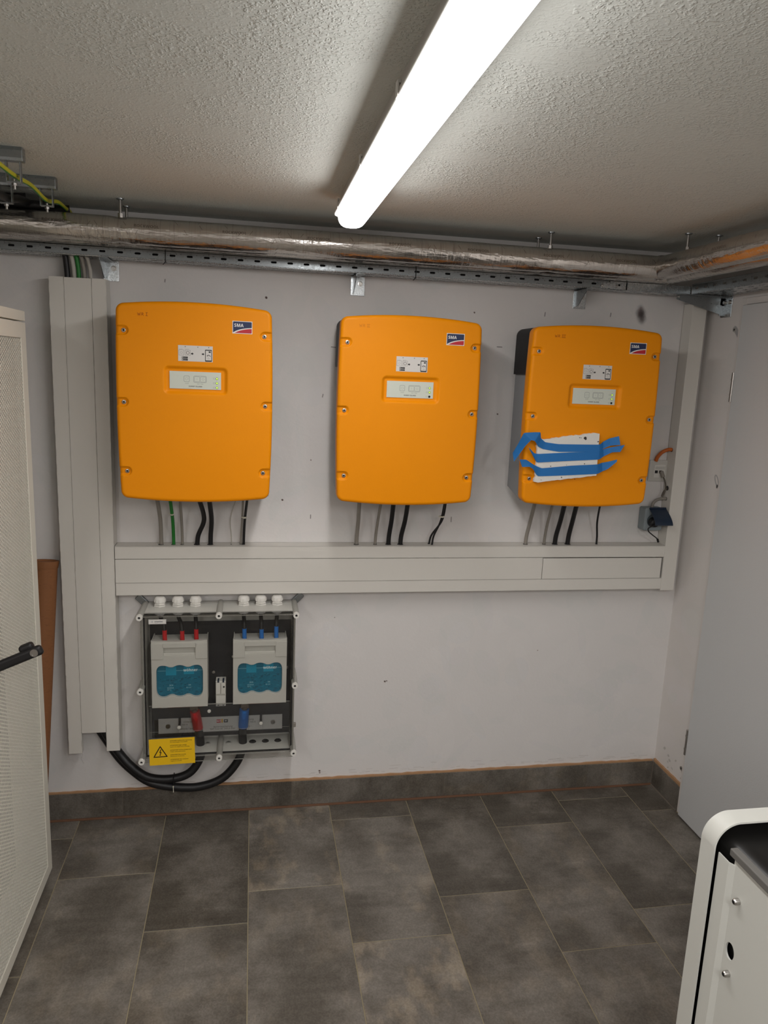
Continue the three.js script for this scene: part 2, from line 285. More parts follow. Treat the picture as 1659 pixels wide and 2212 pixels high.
// floor: porcelain planks laid lengthwise towards the wall, staggered joints
{
  const f = S('floor');
  part(f, 'grout_bed', box(X0, X1, -0.12, -0.0012, 0, Z1), M.groutTan);
  const mats = tileTex.map((t) => std({ map: t, roughness: 0.46, bumpMap: rep(tTileBump, 3), bumpScale: 0.00025 }));
  const PITCH = 0.302, XL = -0.0091, G = 0.0026;
  const start = { '-4': 0.41, '-3': 0.2, '-2': 0.5, '-1': 0.12, 0: 0.3351, 1: 0.5982, 2: 0.4626, 3: 0.1161, 4: 0.5593, 5: 0.2259, 6: 0.0862, 7: 0.19 };
  const pick = { 0: [0, 3, 0, 1], 1: [4, 0, 3, 1], 2: [2, 3, 5, 0], 3: [1, 5, 2, 0], 4: [4, 0, 3, 1], 5: [4, 0, 3, 1], 6: [1, 4, 3, 0], 7: [4, 1, 0, 3] };
  const cache = new Map();
  function tileGeo(w, l, ou, ov) {   // chamfered slab w (x) by l (z), top at y = 0
    const key = [w, l, ou, ov].map((q) => q.toFixed(3)).join(); if (cache.has(key)) return cache.get(key);
    const c = 0.0008, t = 0.009, P = [], U = [], I = [];
    const ring = (i, y) => [[i, i], [w - i, i], [w - i, l - i], [i, l - i]].map(([a, b]) => { P.push(a, y, b); U.push((a + ou) / 0.299, (b + ov) / 0.6); return P.length / 3 - 1; });
    const q = (a, b, c, d) => I.push(a, c, b, a, d, c);
    const top = ring(c, 0); q(...top);
    const r1 = ring(c, 0), r2 = ring(0, -c), r3 = ring(0, -t);
    for (let k = 0; k < 4; k++) { const n = (k + 1) % 4; q(r1[n], r1[k], r2[k], r2[n]); q(r2[n], r2[k], r3[k], r3[n]); }
    let g = new THREE.BufferGeometry(); g.setAttribute('position', new THREE.Float32BufferAttribute(P, 3)); g.setAttribute('uv', new THREE.Float32BufferAttribute(U, 2)); g.setIndex(I);
    g = g.toNonIndexed(); g.computeVertexNormals(); cache.set(key, g); return g;
  }
  seed = 21;
  for (let k = -4; k <= 7; k++) {
    const xa = Math.max(XL + PITCH * k, X0), xb = Math.min(XL + PITCH * (k + 1), X1 - 0.012);
    const cuts = [0.012]; for (let z = start[k]; z < Z1; z += 0.602) cuts.push(z); cuts.push(Z1);
    for (let j = 0; j + 1 < cuts.length; j++) {
      const za = cuts[j], zb = cuts[j + 1], w = xb - xa - G, l = zb - za - G; if (l < 0.01) continue;
      const m = mats[pick[k] ? pick[k][j % 4] : Math.floor(rnd() * 6)];
      const t = shadows(new THREE.Mesh(tileGeo(w, l, 0, l < 0.597 && j === 0 ? 0.599 - l : 0), m)); t.name = 'tile';
      const flip = rnd() < 0.35 && l > 0.59;
      t.position.set(xa + G / 2 + (flip ? w : 0), 0, za + G / 2 + (flip ? l : 0)); if (flip) t.rotation.y = Math.PI; f.add(t);
    }
  }
  // skirting: cut strips of the same tile, tan adhesive line above, brown joint below
  const skM = [0, 1, 4, 3].map((v) => std({ map: rep(tileTex[v], 1), color: 0xffffff, roughness: 0.5 }));
  const H = 0.1036, b = S('baseboard_back');
  const joints = [X0, -1.06, -0.46, 0.14, 0.754, 1.349, 1.953, X1 - 0.0125];
  for (let i = 0; i + 1 < joints.length; i++) {
    const x0 = joints[i] + 0.0012, x1 = joints[i + 1] - 0.0012, g = box(x0, x1, 0.004, H, 0, 0.012, 0.0008), q = clean(g), uv = q.attributes.uv, p = q.attributes.position;
    for (let k = 0; k < p.count; k++) uv.setXY(k, p.getY(k) / 0.299 + 0.2 * i, (p.getX(k) - x0) / 0.6);
    part(b, 'tile', q, skM[[1, 2, 2, 2, 1, 0, 3, 0][i]], { uv: true });
  }
  function bead(n, y0, hgt, sdv, th) {   // ragged strip along x
    seed = sdv; const P = []; const N = 150;
    for (let i = 0; i <= N; i++) P.push([lerp(X0, X1 - 0.012, i / N), y0 + hgt * (0.75 + 0.5 * rnd())]);
    const poly = [...P, [X1 - 0.012, y0], [X0, y0]]; return ext(poly, th);
  }
  part(b, 'joint_filler', box(X0, X1 - 0.013, 0.004, H - 0.001, 0, 0.0108), M.groutGrey);
  part(b, 'sealant_strip', bead('t', H, 0.0065, 41, 0.008), M.sealTan, { label: 'tan adhesive line above the skirting tiles' });
  part(b, 'joint_bead', cyl([X0, 0.001, 0.0135], [X1 - 0.012, 0.001, 0.0135], 0.0055, 8), M.sealRed, { label: 'brown silicone joint along the floor' });
  const r = S('baseboard_right'), q = clean(box(X1 - 0.012, X1, 0.004, H, 0.0145, 0.205, 0.0008)), uv = q.attributes.uv, p = q.attributes.position;
  for (let k = 0; k < p.count; k++) uv.setXY(k, p.getY(k) / 0.299 + 0.4, p.getZ(k) / 0.6);
  part(r, 'tile', q, skM[1], { uv: true });
  { seed = 43; const poly = [[0.008, H]]; for (let i = 0; i <= 16; i++) poly.push([lerp(0.008, 0.205, i / 16), H + 0.010 * (0.95 + 0.2 * rnd())]); poly.push([0.205, H]); const g = ext(poly, 0.009); g.applyMatrix4(M4([0, 0, 1], [0, 1, 0], [-1, 0, 0], [X1, 0, 0])); part(r, 'sealant_strip', g, M.sealTan); }
  part(r, 'joint_bead', cyl([X1 - 0.0135, 0.001, 0.014], [X1 - 0.0135, 0.001, 0.205], 0.0042, 8), M.groutGrey);
  part(r, 'corner_joint', box(X1 - 0.0155, X1 - 0.0115, 0.002, H, 0.0115, 0.0155), M.groutGrey);
}

// steel door lying against the right wall, hinged near the corner
{
  const d = S('door_1');
  part(d, 'door_leaf', box(2.228, 2.2545, 0.008, 1.915, 0.238, 1.16, 0.0025), M.door);
  part(d, 'door_frame', [box(2.244, 2.2555, 0, 1.94, 0.206, 0.236, 0.002), box(2.244, 2.2555, 1.918, 1.94, 0.236, 1.2, 0.002)], std({ color: 0xdad5d1, roughness: 0.6 }));
  for (const [y0, y1] of [[1.59, 1.69], [0.255, 0.355]]) {
    const h = part(d, 'hinge', cyl([2.233, y0, 0.229], [2.233, y1, 0.229], 0.0062, 14), M.steel);
    for (const k of [0.24, 0.76]) part(h, 'hinge_ring', cyl([2.233, lerp(y0, y1, k) - 0.002, 0.229], [2.233, lerp(y0, y1, k) + 0.002, 0.229], 0.0075, 14), M.steel);
  }
}
for (const [y, z, l] of [[1.838, 0.17, 'round grey wall plug beside the upper door hinge under the cable tray'], [0.171, 0.186, 'dark wall plug low on the right wall just above the skirting']]) {
  const w = T('wall_plug', l, 'wall plug', [X1, y, z]);
  part(w, 'collar', lathe([[0.004, 0], [0.0085, 0], [0.0085, 0.0015], [0.004, 0.0015]], 18, [X1, y, z], [-1, 0, 0]), y > 1 ? M.plasticGrey : M.cableGrey);
  part(w, 'socket', lathe([[0, 0], [0.005, 0], [0.005, 0.0008], [0, 0.0008]], 14, [X1, y, z], [-1, 0, 0]), M.black);
}

// ---------------------------------------------------------------- the ceiling luminaire
for (const [k, [x, z0]] of LAMP.lamps.entries()) {
  const z1 = z0 + LAMP.length, lampT = T('batten_light', ['long glowing white batten luminaire running along the ceiling', 'white batten luminaire behind the photographer in line with the front one', 'white batten luminaire behind the photographer nearest the left wall', 'white batten luminaire behind the photographer nearest the right wall'][k], 'ceiling light', [x, CEIL - 0.09, (z0 + z1) / 2]);
  const loft = (sec, inset, er) => {   // sec: [[halfwidth fraction x, y]...] along z with rounded ends
    const zs = []; for (let i = 0; i <= 10; i++) zs.push(z0 + inset + er * (1 - Math.cos(i / 10 * Math.PI / 2))); for (let i = 1; i < 12; i++) zs.push(lerp(z0 + er, z1 - er, i / 12)); for (let i = 0; i <= 10; i++) zs.push(z1 - inset - er * (1 - Math.cos((1 - i / 10) * Math.PI / 2)));
    const P = [], I = [], n = sec.length;
    zs.forEach((z) => { const e = Math.min(z - z0 - inset, z1 - inset - z), k = e >= er ? 1 : Math.sqrt(Math.max(1e-4, 1 - ((er - e) / er) ** 2)); for (const [sx, y, flat] of sec) P.push(x + sx * k, y + (flat ? flat * (1 - k) : 0), z); });
    for (let a = 0; a + 1 < zs.length; a++) for (let b = 0; b < n; b++) { const c = (b + 1) % n; I.push(a * n + b, (a + 1) * n + c, a * n + c, a * n + b, (a + 1) * n + b, (a + 1) * n + c); }
    let g = new THREE.BufferGeometry(); g.setAttribute('position', new THREE.Float32BufferAttribute(P, 3)); g.setIndex(I); g.computeVertexNormals();
    const q = clean(creased(g, 0.6)); q.setAttribute('uv', new THREE.Float32BufferAttribute(new Float32Array(q.attributes.position.count * 2), 2)); return q;
  };
  const lip = CEIL - 0.052;
  part(lampT, 'housing', loft([[-0.030, CEIL], [-0.034, CEIL - 0.03], [-0.0465, lip + 0.006], [-0.048, lip], [0.048, lip], [0.0465, lip + 0.006], [0.034, CEIL - 0.03], [0.03, CEIL]], 0, 0.05), M.housing);
  const D = []; for (let i = 0; i <= 14; i++) { const a = Math.PI * i / 14, c = Math.cos(a), s = Math.sin(a); D.push([-0.038 * Math.sign(c) * Math.pow(Math.abs(c), 0.6), lip + 0.001 - 0.034 * Math.pow(s, 0.75), 0.010 * s]); }
  part(lampT, 'diffuser_rim', loft([[-0.0468, lip + 0.0005], [-0.0468, lip - 0.003], [-0.0375, lip - 0.003], [0.0375, lip - 0.003], [0.0468, lip - 0.003], [0.0468, lip + 0.0005]], 0.002, 0.048), std({ color: 0xffffff, roughness: 0.5, emissive: LAMP_COLOR, emissiveIntensity: 0.5 }));
  part(lampT, 'diffuser', loft(D, 0.006, 0.042), std({ color: 0xffffff, roughness: 0.5, emissive: LAMP_COLOR, emissiveIntensity: LAMP.glow }));
  for (const z of [0.13, 0.54, 0.94, 1.35].map((q) => z0 + q)) for (const s of [-1]) part(lampT, 'clip', [box(x + s * 0.0485 - 0.0015, x + s * 0.0485 + 0.0015, lip - 0.004, lip + 0.016, z - 0.008, z + 0.008, 0.001), box(x + s * 0.047 - 0.003, x + s * 0.047 + 0.003, lip + 0.014, lip + 0.019, z - 0.008, z + 0.008, 0.001)], M.housing);
  part(lampT, 'end_cap', lathe([[0, 0], [0.006, 0], [0.006, 0.008], [0, 0.008]], 12, [x - 0.02, lip + 0.008, z0 + 0.004], [-0.4, 0, -1]), M.housing);
  const L = z1 - z0 - 0.28, zc = (z0 + z1) / 2;   // the tubes stop short of the end caps
  const area = (w, i, pos, to) => { const a = new THREE.RectAreaLight(LAMP_COLOR, i, w[0], w[1]); a.position.set(...pos); a.lookAt(...to); scene.add(a); a.name = 'lamp_light'; return a; };
  area([0.06, L], k ? LAMP.rear : LAMP.down, [x, lip - 0.035, zc], [x, 0, zc]);
  if (!k) for (const s of [-1, 1]) area([L, 0.022], LAMP.side, [x + s * 0.0388, lip - 0.0145, zc], [x + s * 3, lip - 0.0145 - 0.3, zc]);
}

// ---------------------------------------------------------------- inverters
const INV = [0.427, 1.092, 1.720], INVY = [1.524, 1.520, 1.520];
const SCREWS = []; for (const [a, y] of [[0.205, 0.2101], [0.209, 0], [0.2042, -0.2086]]) for (const s of [-1, 1]) SCREWS.push([s * a, y]);
const HW = 0.2315;
const halfW = (v) => HW - (v > 0 ? 0.0052 : 0.0078) * v * v, topY = (u) => 0.3008 - 0.0145 * u * u, botY = (u) => 0.3045 - 0.0135 * u * u;
const smoothRect = (x, y, x0, x1, y0, y1, r) => { const cx = (x0 + x1) / 2, cy = (y0 + y1) / 2, qx = Math.abs(x - cx) - (x1 - x0) / 2 + r, qy = Math.abs(y - cy) - (y1 - y0) / 2 + r; return Math.hypot(Math.max(qx, 0), Math.max(qy, 0)) + Math.min(Math.max(qx, qy), 0) - r; };
function coverZ(x, y) {
  let z = 0.2425 + 0.005 * (1 - (x / HW) ** 2) * (1 - (y / 0.305) ** 2);
  z -= 0.0075 * sstep(0.0, -0.011, smoothRect(x, y, -0.094, 0.0965, 0.028, 0.1135, 0.016));
  for (const [sx, sy] of SCREWS) { const along = Math.abs(sx) - Math.abs(x); if (Math.sign(x) !== Math.sign(sx)) continue; const d = Math.hypot(Math.max(along, 0), y - sy); z -= 0.0055 * sstep(0.0135, 0.0105, d); }
  return z;
}
const coverGeo = (() => {
  const axis = (half, step) => { const a = [0, 0.0006, 0.0016, 0.0032, 0.0053, 0.0078, 0.0106]; let d = 0.0128; while (d < half) { a.push(d); d += step; } const o = []; for (const q of a) o.push(-1 + q / half); const r = o.map((q) => -q).reverse(); return o[o.length - 1] < -1e-6 ? [...o, 0, ...r] : [...o, ...r.slice(1)]; };
  const us = axis(HW, 0.0026), vs = axis(0.302, 0.0026), nu = us.length, nv = vs.length, P = [], U = [], I = [], r = 0.021, R = 0.011, ru = r / HW, rv = r / 0.302;
  const at = (u, v) => {
    let au = Math.abs(u), av = Math.abs(v), a = (au - (1 - ru)) / ru, b = (av - (1 - rv)) / rv, d = Math.min((1 - au) * HW, (1 - av) * 0.302);
    if (a > 0 && b > 0) { const a2 = a * Math.sqrt(1 - b * b / 2), b2 = b * Math.sqrt(1 - a * a / 2); au = 1 - ru + ru * a2; av = 1 - rv + rv * b2; d = r * (1 - Math.hypot(a2, b2)); }
    u = Math.sign(u) * au; v = Math.sign(v) * av;
    const x = u * halfW(v), y = v > 0 ? v * topY(u) : v * botY(u);
    const drop = d < R ? R - Math.sqrt(Math.max(0, R * R - (R - d) ** 2)) : 0;
    return [x, y, coverZ(x, y) - drop];
  };
  for (const v of vs) for (const u of us) { const [x, y, z] = at(u, v); P.push(x, y, z); U.push((x + 0.25) / 0.5, (y + 0.32) / 0.64); }
  for (let j = 0; j + 1 < nv; j++) for (let i = 0; i + 1 < nu; i++) { const a = j * nu + i; I.push(a, a + 1, a + nu + 1, a, a + nu + 1, a + nu); }
  const loop = []; for (let i = 0; i < nu; i++) loop.push(i); for (let j = 1; j < nv; j++) loop.push(j * nu + nu - 1); for (let i = nu - 2; i >= 0; i--) loop.push((nv - 1) * nu + i); for (let j = nv - 2; j > 0; j--) loop.push(j * nu);
  const rings = [loop]; for (const [dz, ins] of [[0.215, 0], [0.199, 0.0005], [0.197, 0.004]]) { const rg = loop.map((k) => { const x = P[3 * k], y = P[3 * k + 1], s = 1 - ins / 0.23; P.push(x * s, y * s, dz); U.push((x + 0.25) / 0.5, (y + 0.32) / 0.64); return P.length / 3 - 1; }); rings.push(rg); }
  for (let k = 0; k + 1 < rings.length; k++) for (let i = 0; i < loop.length; i++) { const n = (i + 1) % loop.length; I.push(rings[k][i], rings[k + 1][i], rings[k + 1][n], rings[k][i], rings[k + 1][n], rings[k][n]); }
  const g = new THREE.BufferGeometry(); g.setAttribute('position', new THREE.Float32BufferAttribute(P, 3)); g.setAttribute('uv', new THREE.Float32BufferAttribute(U, 2)); g.setIndex(I); g.computeVertexNormals(); return g;
})();
const nOrange = noiseField(256, 256, 64, 64, 3, 55);
const tOrange = dataTex(256, 256, (i) => 255 * nOrange[i]);
function coverMat(text, tx, ty, alpha, len) {
  const map = canvasTex(1000, 1280, (g, w, h) => {
    g.fillStyle = '#f59500'; g.fillRect(0, 0, w, h); const px = (x) => (x + 0.25) / 0.5 * w, py = (y) => (1 - (y + 0.32) / 0.64) * h;
    g.strokeStyle = 'rgba(120,30,10,' + alpha + ')'; g.lineWidth = 2.1; g.lineCap = 'round';
    let cx = px(tx); const y0 = py(ty), hh = 17;
    const st = (...p) => { g.beginPath(); p.forEach(([a, b], i) => (i ? g.lineTo(cx + a, y0 + b) : g.moveTo(cx + a, y0 + b))); g.stroke(); };
    st([0, 2], [5, hh], [9, 6], [14, hh], [17, 0]); cx += 24; st([0, hh], [1, 1], [9, 3], [9, 8], [2, 9], [11, hh]); cx += 24;
    for (let k = 0; k < len; k++) st([k * 8 + 4, 2], [k * 8 + 4, hh]); st([0, 1], [len * 8 + 2, 0]); st([-1, hh], [len * 8 + 2, hh + 1]);
  });
  return phy({ map, roughness: 0.46, specularIntensity: 0.4, bumpMap: rep(tOrange, 3, 4), bumpScale: 0.00009 });
}
const logoMat = std({ roughness: 0.35, map: canvasTex(256, 160, (g, w, h) => {
  g.fillStyle = '#e8e4de'; g.fillRect(0, 0, w, h); g.save(); g.beginPath(); g.roundRect(8, 8, w - 16, h - 16, 10); g.clip();
  g.fillStyle = '#14254f'; g.fillRect(0, 0, w, h);
  g.fillStyle = '#e8e4de'; g.beginPath(); g.moveTo(8, 146); g.bezierCurveTo(70, 104, 150, 88, 248, 82); g.lineTo(248, 152); g.lineTo(8, 152); g.fill();
  g.fillStyle = '#c01a2b'; g.beginPath(); g.moveTo(30, 152); g.bezierCurveTo(90, 116, 160, 100, 248, 94); g.lineTo(248, 152); g.fill();
  g.fillStyle = '#f2efe9'; g.font = 'bold 58px sans-serif'; g.fillText('SMA', 22, 74); g.restore();
}) });
const guideMat = std({ roughness: 0.5, map: canvasTex(512, 236, (g, w, h) => {   // quick guide sticker; the code square stays blank
  g.fillStyle = '#d9d5d0'; g.fillRect(0, 0, w, h); g.fillStyle = '#161616'; g.strokeStyle = '#6d6a67'; g.lineWidth = 3;
  for (const x of [106, 292, 452]) { g.beginPath(); g.arc(x, 20, 7, 0, 7); g.fill(); }
  g.fillStyle = '#f0edea'; g.font = 'bold 11px sans-serif'; ['1', '2', '3'].forEach((t, i) => g.fillText(t, [103, 289, 449][i], 24));
  g.fillStyle = '#8a8784'; g.font = '12px sans-serif'; g.fillText('PIC (SSID)', 12, 62); g.fillText('WPA2-PSK', 104, 62);
  g.strokeRect(12, 70, 74, 78); g.strokeRect(106, 70, 74, 78); g.lineWidth = 6; g.strokeStyle = '#55524f'; g.beginPath(); g.arc(143, 110, 22, 0, 7); g.stroke(); g.lineWidth = 2; g.beginPath(); g.arc(49, 110, 16, 0, 7); g.stroke();
  g.fillStyle = '#161616'; for (const x of [190, 350]) { g.beginPath(); g.moveTo(x, 112); g.lineTo(x + 18, 112); g.lineTo(x + 18, 102); g.lineTo(x + 38, 121); g.lineTo(x + 18, 140); g.lineTo(x + 18, 130); g.lineTo(x, 130); g.fill(); }
  g.fillRect(54, 168, 88, 26); g.fillRect(54, 200, 88, 26); g.fillStyle = '#d9d5d0'; g.fillRect(60, 173, 12, 14); g.fillRect(60, 205, 12, 14); g.font = '11px sans-serif'; g.fillText('App Store', 78, 186); g.fillText('Play Store', 78, 218);
  g.fillStyle = '#161616'; g.beginPath(); g.roundRect(398, 52, 102, 178, 12); g.fill(); g.fillStyle = '#d9d5d0'; g.fillRect(407, 66, 84, 146);
  g.fillStyle = '#161616'; g.fillRect(452, 76, 30, 20); g.strokeStyle = '#161616'; g.lineWidth = 9; g.beginPath(); g.arc(450, 162, 28, -2.6, -0.3); g.stroke(); g.lineWidth = 3; g.beginPath(); g.moveTo(450, 164); g.lineTo(432, 150); g.stroke(); g.font = '13px sans-serif'; g.fillText('Power', 432, 190);
}) });
const panelMat = std({ roughness: 0.45, map: canvasTex(604, 206, (g, w, h) => {
  g.fillStyle = '#d3d8cc'; g.fillRect(0, 0, w, h); g.strokeStyle = '#8f9490'; g.lineWidth = 4;
  g.beginPath(); g.roundRect(168, 52, 62, 70, 12); g.stroke(); g.beginPath(); g.roundRect(282, 50, 148, 76, 12); g.stroke(); g.lineWidth = 3; g.beginPath(); g.roundRect(290, 58, 62, 60, 9); g.stroke(); g.beginPath(); g.roundRect(360, 58, 62, 60, 9); g.stroke();
  g.strokeStyle = '#a0a49e'; g.lineWidth = 2.5; g.beginPath(); g.arc(199, 87, 15, 0, 7); g.stroke(); g.beginPath(); g.arc(391, 88, 12, 0, 7); g.stroke(); g.beginPath(); g.moveTo(321, 76); g.lineTo(321, 100); g.stroke();
  g.fillStyle = '#83877f'; g.font = '15px sans-serif'; g.fillText('on/off', 180, 146); g.fillText('Start / Stop', 318, 148); g.fillStyle = '#40433f'; g.font = 'bold 22px sans-serif'; g.fillText('SUNNY ISLAND', 222, 182);
  g.strokeStyle = '#8f9490'; g.lineWidth = 2; for (const y of [74, 128, 182]) g.strokeRect(512, y - 8, 20, 16);
}) });
const ledOn = std({ color: 0xbfe060, roughness: 0.4, emissive: 0xc8f050, emissiveIntensity: 0.55 });
const ledRim = std({ color: 0x5c7a1e, roughness: 0.5 });
{
  const labels = ['left orange inverter with WR I handwritten on top and three green lights', 'middle orange inverter on the wall with two green lights and a clean front', 'orange inverter nearest the right wall, with white board and blue tape across its front'];
  const covers = [coverMat('I', -0.1646, 0.263, 0.85, 1), coverMat('II', -0.17, 0.267, 0.3, 2), coverMat('III', -0.156, 0.266, 0.75, 3)];
  const sideProfile = [[0.064, -0.262], [0.2, -0.29], [0.2, 0.25], [0.066, 0.25], [0.064, 0.24]];
  const bodyGeo = () => { const g = ext(sideProfile, 0.441, 0.003); g.applyMatrix4(M4([0, 0, 1], [0, 1, 0], [-1, 0, 0], [0.2205, 0, 0])); return g; };
  const build = (i) => {
    const t = T('inverter', labels[i], 'inverter', [INV[i], INVY[i], 0], 'orange inverters in a row on the wall');
    t.wpos = V(0, 0, 0);   // parts are given in the inverter's own frame
    part(t, 'wall_mount', box(-0.17, 0.17, -0.2, 0.23, 0.0004, 0.068, 0.004), M.invBlack);
    part(t, 'body', bodyGeo(), M.invBody);
    const cap = new THREE.Shape(), cr = 0.026; cap.moveTo(-0.2225, 0.134); cap.lineTo(0.2225, 0.134); cap.lineTo(0.2215, 0.289 - cr); cap.absarc(0.2215 - cr, 0.289 - cr, cr, 0, Math.PI / 2); cap.lineTo(-0.2215 + cr, 0.289); cap.absarc(-0.2215 + cr, 0.289 - cr, cr, Math.PI / 2, Math.PI); cap.closePath();
    const cg = new THREE.ExtrudeGeometry(cap, { depth: 0.131, bevelEnabled: true, bevelSize: 0.002, bevelThickness: 0.002, bevelOffset: -0.002, bevelSegments: 2, curveSegments: 12 }); cg.translate(0, 0, 0.0615);
    part(t, 'vent_cover', cg, M.invBlack, { label: 'black vent cover round the upper sides' });
    const c = part(t, 'front_cover', coverGeo, covers[i], { uv: true });
    for (const [x, y] of SCREWS) {
      const s = part(t, 'screw', lathe([[0.0068, -0.003], [0.0068, 0.0012], [0.0058, 0.0026], [0.0034, 0.003], [0.0034, 0.0008], [0, 0.0008]], 20, [x, y, coverZ(x, y)], [0, 0, 1]), M.steel);
      part(s, 'hex_recess', lathe([[0, 0], [0.0033, 0], [0.0033, 0.0006], [0, 0.0006]], 6, [x, y, coverZ(x, y) + 0.0006], [0, 0, 1]), M.black);
    }
    const flat = (n, x0, x1, y0, y1, m, extra = 0) => part(t, n, sticker(x0, x1, y0, y1, Math.max(coverZ(x0, y0), coverZ(x1, y1), coverZ(x0, y1), coverZ(x1, y0)) - 0.0002 + extra), m, { uv: true });
    flat('logo_badge', 0.1095, 0.1685, 0.2155, 0.2525, logoMat).userData.label = 'navy and red badge';
    flat('guide_sticker', -0.0495, 0.0515, 0.1275, 0.174, guideMat, 0.0002);
    const pz = coverZ(0, 0.07);
    const pn = part(t, 'control_panel', sticker(-0.0757, 0.0757, 0.0455, 0.0972, pz, 0.002), panelMat, { uv: true });
    [74, 128, 182].forEach((yy, k) => {
      const y = 0.0972 - yy / 206 * 0.0517, x = -0.0757 + 556 / 604 * 0.1514, on = i === 0 || k < 2;
      part(pn, 'indicator_light', lathe([[0, 0], [0.0036, 0], [0.0036, 0.0007], [0.0026, 0.0009], [0, 0.0009]], 16, [x, y, pz + 0.002], [0, 0, 1]), on ? ledRim : M.black);
      part(pn, 'indicator_lens', lathe([[0, 0], [0.0026, 0], [0.0022, 0.0012], [0, 0.0015]], 14, [x, y, pz + 0.0026], [0, 0, 1]), on ? ledOn : M.black, { label: on ? 'lit green indicator' : 'dark indicator' });
    });
  };
  [0, 1, 2].forEach(build);
}

